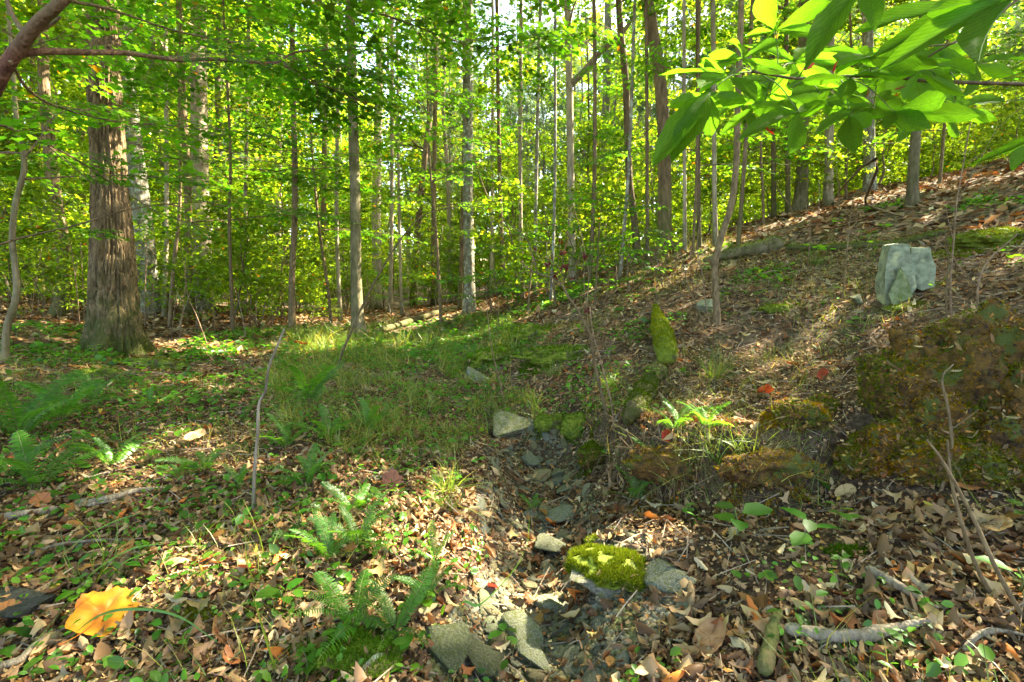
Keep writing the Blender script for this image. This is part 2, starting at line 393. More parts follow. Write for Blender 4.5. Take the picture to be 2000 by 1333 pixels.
def barkmat(name, c0, c1, c2=None, scale=9, stretch=.18, moss=0.0, bump=.6, mossc=(.075, .085, .02), lichen=0.0, objrand=.2, mossz=None):
    m, nt, out = newmat(name); L = nt.links.new
    tc = N(nt, 'ShaderNodeTexCoord'); mp = N(nt, 'ShaderNodeMapping'); mp.inputs['Scale'].default_value = (1, 1, stretch); L(tc.outputs['Object'], mp.inputs[0])
    n1 = N(nt, 'ShaderNodeTexNoise', Scale=float(scale), Detail=6.0, Roughness=.65); L(mp.outputs[0], n1.inputs['Vector'])
    vo = N(nt, 'ShaderNodeTexVoronoi', Scale=float(scale)*1.6); vo.feature = 'DISTANCE_TO_EDGE'; L(mp.outputs[0], vo.inputs['Vector'])
    n2 = N(nt, 'ShaderNodeTexNoise', Scale=2.3, Detail=4.0); L(tc.outputs['Object'], n2.inputs['Vector'])
    r1 = ramp(nt, n1.outputs['Fac'], [(.3, c0), (.68, c1)])
    cur = r1.outputs[0]
    if c2:
        rr = ramp(nt, n2.outputs['Fac'], [(.45, (0, 0, 0)), (.62, (1, 1, 1))])
        mx = N(nt, 'ShaderNodeMixRGB'); L(rr.outputs[0], mx.inputs[0]); L(cur, mx.inputs[1]); mx.inputs[2].default_value = (*c2, 1)
        m3 = N(nt, 'ShaderNodeMixRGB'); m3.inputs[0].default_value = .55; L(cur, m3.inputs[1]); L(mx.outputs[0], m3.inputs[2]); cur = m3.outputs[0]
    if moss > 0:
        n3 = N(nt, 'ShaderNodeTexNoise', Scale=4.5, Detail=8.0, Roughness=.8); L(tc.outputs['Object'], n3.inputs['Vector'])
        fac = n3.outputs['Fac']
        if mossz:
            sx = N(nt, 'ShaderNodeSeparateXYZ'); L(tc.outputs['Object'], sx.inputs[0])
            mr = N(nt, 'ShaderNodeMapRange'); L(sx.outputs['Z'], mr.inputs[0]); mr.inputs[1].default_value = 0; mr.inputs[2].default_value = mossz; mr.inputs[3].default_value = .24; mr.inputs[4].default_value = -.14
            ad = N(nt, 'ShaderNodeMath', operation='ADD'); L(fac, ad.inputs[0]); L(mr.outputs[0], ad.inputs[1]); fac = ad.outputs[0]
        rm = ramp(nt, fac, [(.62-.3*moss, (0, 0, 0)), (.84-.3*moss, (.85, .85, .85))])
        mx = N(nt, 'ShaderNodeMixRGB'); L(rm.outputs[0], mx.inputs[0]); L(cur, mx.inputs[1]); mx.inputs[2].default_value = (*mossc, 1); cur = mx.outputs[0]
    if lichen > 0:
        n4 = N(nt, 'ShaderNodeTexNoise', Scale=11.0, Detail=3.0, Roughness=.6); L(tc.outputs['Object'], n4.inputs['Vector'])
        rl = ramp(nt, n4.outputs['Fac'], [(.66-.2*lichen, (0, 0, 0)), (.7-.2*lichen, (1, 1, 1))])
        mx = N(nt, 'ShaderNodeMixRGB'); L(rl.outputs[0], mx.inputs[0]); L(cur, mx.inputs[1]); mx.inputs[2].default_value = (.33, .35, .27, 1); cur = mx.outputs[0]
    oi = N(nt, 'ShaderNodeObjectInfo'); mr = N(nt, 'ShaderNodeMapRange'); L(oi.outputs['Random'], mr.inputs[0]); mr.inputs[3].default_value = 1-objrand; mr.inputs[4].default_value = 1+objrand
    sc = N(nt, 'ShaderNodeVectorMath', operation='SCALE'); L(cur, sc.inputs[0]); L(mr.outputs[0], sc.inputs['Scale'])
    pb = N(nt, 'ShaderNodeBsdfPrincipled', Roughness=.9); pb.inputs['Specular IOR Level'].default_value = .15
    L(sc.outputs[0], pb.inputs['Base Color'])
    ad = N(nt, 'ShaderNodeMath', operation='ADD'); L(n1.outputs['Fac'], ad.inputs[0]); L(vo.outputs['Distance'], ad.inputs[1])
    bp = N(nt, 'ShaderNodeBump', Strength=float(bump), Distance=.03); L(ad.outputs[0], bp.inputs['Height']); L(bp.outputs[0], pb.inputs['Normal'])
    L(pb.outputs[0], out.inputs[0]); return m
def plainmat(name, c0, c1, scale=8, rough=.85, bump=.3, attr=False, c2=None, det=5.0, r=(.35, .65)):
    m, nt, out = newmat(name); L = nt.links.new
    tc = N(nt, 'ShaderNodeTexCoord'); n1 = N(nt, 'ShaderNodeTexNoise', Scale=float(scale), Detail=det, Roughness=.65); L(tc.outputs['Object'], n1.inputs['Vector'])
    rp = ramp(nt, n1.outputs['Fac'], [(r[0], c0), (r[1], c1)]); cur = rp.outputs[0]
    if c2:
        n2 = N(nt, 'ShaderNodeTexNoise', Scale=float(scale)*.43, Detail=4.0); L(tc.outputs['Object'], n2.inputs['Vector'])
        rr = ramp(nt, n2.outputs['Fac'], [(.52, (0, 0, 0)), (.6, (1, 1, 1))])
        mx = N(nt, 'ShaderNodeMixRGB'); L(rr.outputs[0], mx.inputs[0]); L(cur, mx.inputs[1]); mx.inputs[2].default_value = (*c2, 1); cur = mx.outputs[0]
    if attr:
        at = N(nt, 'ShaderNodeAttribute', attribute_name='Col'); mx = N(nt, 'ShaderNodeMixRGB', blend_type='MULTIPLY'); mx.inputs[0].default_value = 1
        L(cur, mx.inputs[1]); L(at.outputs['Color'], mx.inputs[2]); cur = mx.outputs[0]
    pb = N(nt, 'ShaderNodeBsdfPrincipled', Roughness=rough); pb.inputs['Specular IOR Level'].default_value = .25
    L(cur, pb.inputs['Base Color'])
    if bump:
        bp = N(nt, 'ShaderNodeBump', Strength=float(bump), Distance=.02); L(n1.outputs['Fac'], bp.inputs['Height']); L(bp.outputs[0], pb.inputs['Normal'])
    L(pb.outputs[0], out.inputs[0]); return m

M = {}
M['leaf_green'] = leafmat('maple_leaf_green', (.05, .13, .008), (.17, .40, .008), .55)
M['leaf_far'] = leafmat('far_leaf_green', (.085, .15, .010), (.32, .46, .010), .55, var=.32)
M['leaf_high'] = leafmat('added_canopy_leaf_green', (.065, .12, .012), (.20, .34, .015), .5)
M['needle'] = leafmat('pine_needles', (.10, .15, .07), (.16, .24, .08), .35, var=.2)
M['hickory'] = leafmat('hickory_leaf', (.085, .17, .012), (.20, .46, .012), .68, gloss=.006, var=.12, veins=True)
M['fern'] = leafmat('fern_green', (.05, .15, .012), (.18, .42, .015), .45, var=.15)
M['grass'] = leafmat('grass_blades', (.12, .18, .018), (.24, .34, .018), .35, gloss=.04, var=0)
M['seedling'] = leafmat('seedling_leaf', (.065, .17, .012), (.20, .46, .015), .5, var=.2)
M['litter'] = leafmat('fallen_leaf_litter', (1, 1, 1), (1.0, .6, .3), .16, gloss=.012, var=0, rough=.5)
M['moss'] = leafmat('moss_fuzz', (.12, .155, .012), (.16, .20, .01), .3, gloss=.0, var=.15)
M['bark_oak'] = barkmat('furrowed_oak_bark', (.03, .018, .009), (.36, .25, .13), (.16, .11, .045), 16, .3, moss=.45, bump=1.2, mossz=1.6, mossc=(.06,.075,.015))
M['bark_grey'] = barkmat('grey_lichen_bark', (.075, .062, .04), (.29, .25, .175), None, 12, .3, moss=.12, lichen=.55, bump=.7)
M['bark_pale'] = barkmat('pale_grey_bark', (.13, .10, .06), (.40, .33, .22), None, 13, .25, moss=.1, bump=.5, mossz=2)
M['bark_brown'] = barkmat('brown_bark', (.05, .034, .018), (.24, .165, .09), None, 14, .2, moss=.25, bump=.6, mossz=2.5)
M['bark_mossy'] = barkmat('mossy_bark', (.08, .06, .03), (.26, .21, .12), None, 13, .2, moss=.6, bump=.6)
M['bark_thin'] = barkmat('smooth_young_bark', (.07, .048, .022), (.22, .155, .08), None, 26, .4, moss=.2, bump=.3)
M['bark_far'] = barkmat('far_trunk_bark', (.10, .075, .05), (.33, .26, .18), None, 9, .2, moss=.15, bump=.3, objrand=.45)
M['twig'] = plainmat('bare_twig', (.11, .065, .035), (.27, .18, .10), 20, bump=0)
M['deadwood'] = barkmat('weathered_dead_wood', (.10, .075, .05), (.34, .28, .19), None, 22, .12, bump=.7)
M['log_moss'] = plainmat('log_moss', (.10, .135, .01), (.20, .24, .02), 16, bump=.8, c2=(.09, .08, .03))
M['rock'] = plainmat('grey_green_slate', (.085, .082, .055), (.25, .235, .165), 13, rough=.85, bump=.8, attr=True, c2=(.13, .13, .05), det=8.0)
M['lichen_rock'] = plainmat('lichen_covered_stone', (.11, .12, .07), (.29, .31, .19), 11, rough=.9, bump=1.4, c2=(.38, .38, .20), det=9.0, r=(.3, .6))
M['stump'] = plainmat('rotten_wood_and_moss', (.018, .010, .004), (.14, .075, .016), 17, bump=1.0, c2=(.06, .07, .012), r=(.34, .62))

M['rotwood'] = plainmat('red_rotten_wood', (.035, .012, .006), (.20, .07, .022), 12, bump=1.0)
M['rock_green'] = plainmat('moss_stained_stone', (.09, .12, .03), (.24, .26, .13), 9, bump=.7)
M['twigs'] = plainmat('litter_twigs', (.16, .12, .08), (.30, .23, .16), 20, bump=0, attr=True)
M['twiggreen'] = plainmat('green_stem', (.09, .12, .03), (.15, .16, .06), 20, bump=0)
M['ribbon'] = plainmat('pink_ribbon', (.75, .05, .22), (.85, .07, .28), 5, bump=0)

M['bark_red'] = barkmat('reddish_limb_bark', (.045, .018, .012), (.17, .085, .05), (.13, .11, .05), 24, .4, bump=.5)

M['chips'] = plainmat('rotten_wood_chips', (.5, .5, .5), (1, 1, 1), 30, bump=.4, attr=True)

# ------------------------------------------------------------------ ground
def ground_material():
    m, nt, out = newmat('leaf_strewn_soil'); L = nt.links.new
    tc = N(nt, 'ShaderNodeTexCoord')
    nz = N(nt, 'ShaderNodeTexNoise', Scale=9.0, Detail=3.0); L(tc.outputs['Object'], nz.inputs['Vector'])
    wp = N(nt, 'ShaderNodeMixRGB', blend_type='ADD'); wp.inputs[0].default_value = .12; L(tc.outputs['Object'], wp.inputs[1]); L(nz.outputs['Color'], wp.inputs[2])
    vo = N(nt, 'ShaderNodeTexVoronoi', Scale=13.0); L(wp.outputs[0], vo.inputs['Vector'])
    sp = N(nt, 'ShaderNodeSeparateColor'); L(vo.outputs['Color'], sp.inputs[0])
    r1 = ramp(nt, sp.outputs[0], [(0, (.035, .022, .014)), (.35, (.10, .06, .035)), (.6, (.17, .11, .065)), (.85, (.26, .18, .11)), (1, (.09, .11, .03))])
    n2 = N(nt, 'ShaderNodeTexNoise', Scale=1.1, Detail=5.0, Roughness=.65); L(tc.outputs['Object'], n2.inputs['Vector'])
    r2 = ramp(nt, n2.outputs['Fac'], [(.55, (0, 0, 0)), (.68, (1, 1, 1))])
    mx = N(nt, 'ShaderNodeMixRGB'); L(r2.outputs[0], mx.inputs[0]); L(r1.outputs[0], mx.inputs[1]); mx.inputs[2].default_value = (.05, .07, .018, 1)
    m3 = N(nt, 'ShaderNodeMixRGB'); m3.inputs[0].default_value = .6; L(r1.outputs[0], m3.inputs[1]); L(mx.outputs[0], m3.inputs[2])
    at = N(nt, 'ShaderNodeAttribute', attribute_name='Col')
    sc = N(nt, 'ShaderNodeSeparateColor'); L(at.outputs['Color'], sc.inputs[0])
    n5 = N(nt, 'ShaderNodeTexNoise', Scale=22.0, Detail=6.0, Roughness=.7); L(tc.outputs['Object'], n5.inputs['Vector'])
    soil = ramp(nt, n5.outputs['Fac'], [(.3, (.022, .014, .009)), (.5, (.07, .045, .026)), (.72, (.15, .105, .07))])
    m4 = N(nt, 'ShaderNodeMixRGB'); L(sc.outputs[0], m4.inputs[0]); L(m3.outputs[0], m4.inputs[1]); L(soil.outputs[0], m4.inputs[2])
    pb = N(nt, 'ShaderNodeBsdfPrincipled', Roughness=.95); pb.inputs['Specular IOR Level'].default_value = .1
    L(m4.outputs[0], pb.inputs['Base Color'])
    bp = N(nt, 'ShaderNodeBump', Strength=.8, Distance=.03); L(vo.outputs['Distance'], bp.inputs['Height'])
    b2 = N(nt, 'ShaderNodeBump', Strength=.7, Distance=.02); L(n5.outputs['Fac'], b2.inputs['Height']); L(bp.outputs[0], b2.inputs['Normal']); L(b2.outputs[0], pb.inputs['Normal'])
    L(pb.outputs[0], out.inputs[0]); return m
M['ground'] = ground_material()
def spaced(c, lo, hi, n, k):
    u = np.linspace(math.asinh((lo-c)/k), math.asinh((hi-c)/k), n); return c+k*np.sinh(u)
gx = spaced(.5, -110, 110, 360, 2.6); gy = spaced(3, -40, 150, 340, 2.8)
XX, YY = np.meshgrid(gx, gy); ZZ = H(XX, YY)
gi = np.arange(XX.size).reshape(XX.shape)
gq = np.stack([gi[:-1, :-1], gi[:-1, 1:], gi[1:, 1:], gi[1:, :-1]], -1).reshape(-1, 4)
bare = np.clip(1-(np.hypot(XX, YY)-4)/5, 0, 1).ravel()
g = G(); g.add(np.stack([XX.ravel(), YY.ravel(), ZZ.ravel()], -1), gq, 0, np.stack([bare]*3, -1))
tag(link('forest_floor', g.mesh('forest_floor', M['ground'], True)), kind='structure')

# ------------------------------------------------------------------ sunbeams: places on which the photograph shows direct sun
targets = []
def beam(px, py, r, d=None, lift=0.05):
    if d is None and py > 900: r *= .72
    p = gp(px, py, lift) if d is None else P(px, py, d)
    targets.append((p[0], p[1], p[2], r))
for px, py, r in [(330,668,.35),(380,680,.45),(430,688,.5),(480,695,.45),(530,695,.4),(580,690,.4),(640,690,.3),(20,633,.4),(70,630,.35),(120,640,.3),
    (760,650,.35),(800,640,.5),(840,630,.5),(880,615,.5),(600,625,.4),(780,690,.3),(840,685,.3),(900,672,.3),(940,655,.35),(985,640,.35),
    (1060,604,.5),(1100,592,.5),(1140,580,.5),(1180,567,.5),(1220,553,.5),(1260,538,.5),(1300,522,.5),(1340,508,.5),(1390,490,.5),(1440,468,.5),(1490,448,.5),(1540,434,.5),(1590,417,.5),(1640,402,.5),(1690,390,.5),(1740,378,.5),(1790,367,.5),(1840,355,.5),
    (150,905,.12),(210,893,.2),(280,882,.2),(350,880,.2),(390,868,.2),(90,905,.1),
    (700,970,.12),(740,975,.2),(790,1000,.22),(820,1050,.2),(870,1080,.22),(920,1040,.24),(960,1100,.2),(1010,1050,.17),(1040,1020,.13),(900,1130,.2),(960,1160,.14),(1080,1030,.13),(760,1040,.17),(1000,1200,.12),(850,1120,.14),
    (1150,1090,.13),(1190,1110,.13),(1210,1075,.09),(1470,772,.13),(1520,760,.12),(1580,755,.1),(1660,745,.12),(1290,850,.16),(1340,830,.2),(1390,825,.18),(1320,890,.12),
    (640,655,.3),(1010,840,.12),(1960,450,.25),(1500,1000,.06),(1440,900,.1)]:
    beam(px, py, r)
for px, py, r, d in [(215,150,.25,7.5),(215,200,.28,7.5),(225,250,.28,7.5),(228,300,.28,7.5),(235,330,.22,7.5),(210,10,.3,7.5),(735,300,.35,13),(735,330,.35,13),(735,560,.3,13),(735,520,.25,13),(390,250,.4,16),(390,180,.4,16),(395,90,.4,16),
    (1290,640,.2,5.6),(1275,660,.18,5.6),(1185,350,.3,13),(1185,420,.3,13),(1300,300,.2,10),(915,250,.3,14),(300,450,.3,12),(1780,520,.1,5.2),
    (1400,110,.3,3.5),(1350,160,.3,3.5),]:
    beam(px, py, r, d)
TG = np.array(targets)
def in_beam(p, grow=1.0, chance=.93, add=0.0):
    p = np.asarray(p, float); bad = np.zeros(len(p), bool)
    for a in range(0, len(p), 20000):
        q = p[a:a+20000]
        v = q[:, None]-TG[None, :, :3]
        t = (v*SUN).sum(-1)
        d2 = (v*v).sum(-1)-t*t
        bad[a:a+20000] = ((t > .6) & (d2 < (TG[None, :, 3]*grow+add)**2)).any(1)
    return bad & (rng.random(len(p)) < chance)

# ------------------------------------------------------------------ tree trunks that can be told apart
UP = np.array([0, 0, 1.0])
def trunk_path(pix, height=17, dd=0.0):
    base = gp(*pix[0]); d = proj(base)[2]
    pts = [base-np.array([0, 0, .15])]
    for i, (px, py) in enumerate(pix[1:]): pts.append(P(px, py, d+dd*(i+1)/max(1, len(pix)-1)))
    if height:
        q = pts[-1]; dr = norm(pts[-1]-pts[-2]); dr = norm(dr+UP*.7)
        while q[2] < base[2]+height:
            dr = norm(dr+rng.normal(0, .05, 3)+UP*.12); q = q+dr*1.5; pts.append(q)
    return np.array(pts), base, d
def make_trunk(g, pts, base, r0, rtop=.25, seg=12, flare=.5, flareh=.35, rough=.06, k=5, flute=None, sub=None):
    path = smooth_path(pts, k); h = path[:, 2]-base[2]; tot = h.max()
    rad = r0*(1-(1-rtop)*np.clip(h/max(tot, .1), 0, 1)**.9)*(1+flare*np.exp(-np.clip(h, 0, 99)/flareh))
    add_tube(g, path-base, rad, seg, rough=rough, rs=3.5, flute=flute)
    return path, rad
def add_limbs(g, path, rad, base, n, z0, up=.5, ln=(1.2, 3), f=.4, seg=6):
    h = path[:, 2]-base[2]; idx = np.where(h > z0)[0]; ends = []
    if len(idx) < 2: return ends
    for _ in range(n):
        i = int(rng.choice(idx[:-1])); a = rng.random()*6.283; L = rng.uniform(*ln)
        dr = np.array([math.cos(a), math.sin(a), up+rng.normal(0, .2)]); dr /= np.linalg.norm(dr)
        q = path[i].copy(); pp = [q.copy()]
        for s in range(5):
            dr = norm(dr+rng.normal(0, .16, 3)+UP*.03); q = q+dr*L/5; pp.append(q.copy())
        pp = np.array(pp); r = rad[i]*f
        add_tube(g, pp-base, np.linspace(r, r*.25, len(pp)), seg, cap=False); ends.append(pp)
    return ends
main_trees = []
def tree(name, label, cat, pix, w, mat, height=17, rtop=.3, limbs=5, z0=5, seg=12, flare=.45, flareh=.3, group=None, dd=0, k=5, rough=.06, flute=None, minr=0):
    pts, base, d = trunk_path(pix, height, dd)
    r = root(name, base, label, cat, group)
    g = G(); path, rad = make_trunk(g, pts, base, max(minr, w*d/F/2), rtop, seg, flare, flareh, rough, k, flute)
    ends = add_limbs(g, path, rad, base, limbs, z0) if limbs else []
    link('trunk', g.mesh('trunk', M[mat], True), r)
    main_trees.append((r, base, path, rad, d, ends)); return r, base, path, d

# the big oak: furrowed geometry
def oak():
    pts, base, d = trunk_path([(226,690),(224,600),(220,480),(214,360),(208,240),(204,120),(202,0)], 17)
    r = root('oak_tree', base, 'massive deeply furrowed oak trunk with a mossy flared base on the left bank', 'tree')
    path = smooth_path(pts, 3)
    # resample evenly in its lower part
    s = np.concatenate([[0], np.cumsum(np.linalg.norm(np.diff(path, axis=0), axis=1))])
    ss = np.concatenate([np.arange(0, 7.5, .03), np.arange(7.5, s[-1], .4)])
    path = np.stack([np.interp(ss, s, path[:, i]) for i in range(3)], -1)
    h = path[:, 2]-base[2]
    w = np.interp(h, [0, .3, .8, 1.6, 2.6, 4.2, 6, 18], [50, 44, 39, 35, 31, 27, 24, 12])*d/F
    seg = 150
    ang = np.linspace(0, 2*np.pi, seg, endpoint=False)
    A = np.stack([np.cos(ang)[None]*3.4+0*h[:, None], np.sin(ang)[None]*3.4+0*h[:, None], .75*h[:, None]*2.6+.5*vnoise(np.stack([h[:, None]*2+0*ang[None], ang[None]*1.5+0*h[:, None], 0*h[:, None]+0*ang[None]], -1), 21)], -1)
    ridge = np.abs(vnoise(A*np.array([2.6, 2.6, 1.6]), 5))
    ridge2 = np.abs(vnoise(A*np.array([5, 5, 5.0]), 8))
    brk = vnoise(A*np.array([4, 4, 12.0]), 11)
    rel = .05*np.clip(ridge*3.0, 0, 1)+.012*ridge2+.008*brk
    root_ = .2*np.exp(-h/.16)[:, None]*(.5+.5*np.cos(ang*5+1.2)[None])
    low = .03*vnoise(A*.35, 3)
    R = w[:, None]+rel-.055+root_*.8+low
    V = path[:, None]-base+np.stack([R*np.cos(ang), R*np.sin(ang), 0*R], -1)
    n = len(path); idx = np.arange(n*seg).reshape(n, seg); nx = np.roll(idx, -1, 1)
    Fq = np.stack([idx[:-1], nx[:-1], nx[1:], idx[1:]], -1).reshape(-1, 4)
    g = G(); g.add(V.reshape(-1, 3), Fq)
    rad = w
    add_limbs(g, path, rad, base, 6, 7)
    link('trunk', g.mesh('trunk', M['bark_oak'], True), r)
    # moss on the root flare
    nb = 16000
    a = rng.random(nb)*6.283; hh = rng.exponential(.2, nb); hh = hh[(hh < .8)]; a = a[:len(hh)]
    keep = fbm(np.stack([np.cos(a)*2, np.sin(a)*2, hh*2], -1), 3, 4) > hh*.7-.25
    a = a[keep]; hh = hh[keep]
    ii = np.clip(((hh+.15)/.03).astype(int), 0, len(path)-1); jj = (a/6.2832*seg).astype(int) % seg
    pos = V[ii, jj]
    nrm = np.stack([np.cos(a), np.sin(a), .5+0*a], -1)
    tv, tf = np.array([(-.12, 0, 0), (.12, 0, 0), (0, .3, 1.0)]), np.array([(0, 1, 2)])
    Rm = basis(tiltn(norm(nrm), .5, len(a)), rng.random(len(a))*6.28)
    sv, sf, sc_ = scatter(tv, tf, pos, Rm, rng.uniform(.01, .026, len(a)), np.clip(rng.normal(.9, .25, (len(a), 1)), .3, 1.5)*np.ones((1, 3)))
    g2 = G(); g2.add(sv, sf, 0, sc_); tag(link('moss', g2.mesh('moss', M['moss']), r), kind='stuff')
    main_trees.append((r, base, path, rad, d, []))
oak()
tree('lichen_tree', 'grey lichen covered trunk close behind the massive oak', 'tree', [(290,615),(284,500),(272,380),(258,270),(248,150),(240,0)], 40, 'bark_grey', seg=20, flare=.5)
tree('curved_tree', 'brown curved trunk bending left above its base, left of the oak', 'tree', [(112,618),(124,560),(122,480),(108,390),(96,280),(86,170),(84,60),(84,-20)], 25, 'bark_brown')
tree('pale_tree', 'pale grey sunlit trunk right of the big oak', 'tree', [(398,608),(396,520),(392,400),(390,280),(388,140),(388,0)], 34, 'bark_pale', seg=18, rtop=.6)
tree('thin_brown_tree', 'thin brown trunk crowding the pale trunk on its left side', 'tree', [(372,612),(368,480),(366,330),(358,220),(352,60),(350,-20)], 14, 'bark_brown', rtop=.8)
tree('far_left_tree', 'grey trunk cut by the left edge of the view behind the sapling', 'tree', [(8,565),(8,450),(4,300),(2,150),(2,0)], 26, 'bark_grey', rtop=.6)
tree('left_pole_tree', 'slim straight dark trunk between the curved trunk and the oak', 'tree', [(162,575),(160,450),(158,300),(156,100),(156,-20)], 14, 'bark_brown', rtop=.8)
tree('forked_tree', 'brown trunk rising from a flared foot beside the grassy path', 'tree', [(702,658),(698,610),(695,520),(694,400),(690,250),(686,100),(684,-10)], 22, 'bark_mossy', flare=.7, rtop=.6)
tree('patchy_tree', 'pale scaly trunk with a sunlit patch near its foot, just right of the path-side trunk', 'tree', [(733,606),(736,500),(735,400),(738,250),(742,120),(745,0)], 20, 'bark_pale', rtop=.6, seg=16)
tree('leaning_pole', 'slim dark trunk leaning right towards its top, mid valley', 'tree', [(806,598),(812,500),(822,380),(838,240),(850,150),(856,20)], 14, 'bark_brown', rtop=.6)
tree('dark_pole', 'straight thin dark trunk carrying the pink ribbon', 'tree', [(846,598),(846,480),(848,330),(850,200),(852,0)], 9, 'bark_brown', rtop=.8)
tree('straight_grey_tree', 'straight grey trunk standing alone at the centre of the valley', 'tree', [(917,612),(916,500),(914,380),(914,250),(915,120),(916,0)], 22, 'bark_grey', seg=18, rtop=.55)
tree('narrow_mate_tree', 'narrow trunk touching the left side of the central grey trunk', 'tree', [(898,604),(902,480),(906,330),(908,180),(908,0)], 9, 'bark_brown', rtop=.9)
tree('young_grey_tree', 'slim grey trunk with knots at the left edge of the grassy path', 'tree', [(570,652),(570,590),(571,520),(575,440),(576,330),(572,160),(570,0)], 12, 'bark_thin', rtop=.5)
tree('slim_dark_tree', 'slim dark trunk deep in the valley left of the path-side trunk', 'tree', [(638,612),(634,520),(632,420),(634,280),(636,100),(636,0)], 11, 'bark_brown', rtop=.8)
tree('slim_lit_tree', 'slim brown trunk standing behind the knotted grey sapling', 'tree', [(542,600),(543,500),(545,380),(548,220),(548,0)], 10, 'bark_pale', rtop=.8)
tree('slim_back_tree', 'slim trunk right of the pale grey trunk among bright leaves', 'tree', [(452,598),(450,480),(448,330),(444,150),(444,0)], 9, 'bark_brown', rtop=.8)
r, b, pth, d_ = tree('branching_pale_tree', 'pale trunk with one long branch rising to the right near the top', 'tree', [(1118,560),(1116,420),(1114,300),(1112,160),(1108,0)], 15, 'bark_pale', rtop=.7)
g = G(); bp_ = smooth_path(np.array([P(1115,165,d_), P(1140,140,d_), P(1175,100,d_-.3), P(1215,65,d_-.6), P(1240,30,d_-.6)])); add_tube(g, bp_-b, np.linspace(.09, .04, len(bp_)), 7)
link('branch', g.mesh('branch', M['bark_pale'], True), r)
tree('mossy_upright_tree', 'upright trunk with yellow green moss behind the crest', 'tree', [(1186,525),(1184,430),(1183,330),(1184,200),(1187,100),(1188,0)], 17, 'bark_mossy', rtop=.8)
tree('crooked_dark_tree', 'dark crooked trunk leaning left beside the stout trunk', 'tree', [(1246,505),(1240,440),(1230,360),(1226,280),(1222,160),(1212,60),(1208,-10)], 14, 'bark_brown', rtop=.8)
tree('stout_leaning_tree', 'stout brown trunk on the crest leaning left towards its top', 'tree', [(1298,492),(1298,440),(1298,340),(1296,250),(1288,150),(1272,50),(1262,-20)], 26, 'bark_brown', seg=18, rtop=.6, flare=.35)
tree('slender_curved_tree', 'slender bent young trunk growing out of the leafy slope', 'tree', [(1402,636),(1398,570),(1396,520),(1408,465),(1428,400),(1438,320),(1440,240),(1444,120),(1448,0)], 13, 'bark_thin', rtop=.35, flare=.3, flareh=.15)
tree('moss_yellow_tree', 'stout trunk with yellow moss at the top of the slope', 'tree', [(1560,414),(1566,360),(1568,250),(1570,120),(1572,0)], 22, 'bark_mossy', flare=.7, rtop=.7)
tree('crest_tree', 'mossy trunk standing on the slope below the crest, left of the thin dark stem', 'tree', [(1782,405),(1784,330),(1790,240),(1798,130),(1806,0)], 18, 'bark_mossy', rtop=.7)
for i, (x0, y0, x1, w, mt) in enumerate([(1618,400,1622,16,'bark_pale'),(1700,372,1694,20,'bark_grey'),(1860,335,1858,15,'bark_pale'),(1922,318,1918,18,'bark_brown'),(1992,305,1994,16,'bark_pale'),(1540,418,1536,9,'bark_brown'),(1512,425,1508,9,'bark_brown'),(1398,480,1392,9,'bark_pale'),(1366,485,1362,8,'bark_brown'),(1338,490,1336,7,'bark_pale')]):
    lab = ['pale trunk just right of the yellow mossy one', 'grey trunk behind the big translucent leaves on the skyline', 'pale trunk on the skyline right of the mossy crest trunk', 'brown trunk standing on the skyline at upper right', 'pale trunk at the far right edge of the skyline',
           'thin dark stem touching the yellow mossy trunk on its left', 'second thin dark stem left of the yellow mossy trunk', 'thin pale trunk behind the slender bent young trunk', 'thin brown pole right of the stout leaning trunk', 'very thin pale pole next to the stout leaning trunk'][i]
    tree('skyline_tree', lab, 'tree', [(x0, y0+3), ((x0+x1)/2, y0-150), (x1, 0)], w, mt, rtop=.8, limbs=3, seg=9, minr=.03)
for i, (x0, y0, x1, w) in enumerate([(960,560,962,7),(985,560,970,8),(1020,560,1018,8),(1045,555,1056,7),(1150,540,1160,8),(1075,570,1085,6),(480,590,486,8),(320,600,322,8),(60,560,64,9),(762,590,766,8),(665,605,664,8),(785,592,775,6),(1210,520,1240,7),(1265,500,1262,7),(1440,470,1470,8)]):
    tree('background_pole', 'thin pole-like trunk among the bright leaves of the middle distance', 'tree', [(x0, y0+25), ((x0+x1)/2+rng.normal(0, 4), y0-200), (x1, 0)], w, rng.choice(['bark_brown', 'bark_pale', 'bark_grey']), rtop=.8, limbs=3, seg=8, group='thin poles in the middle distance', minr=.03)

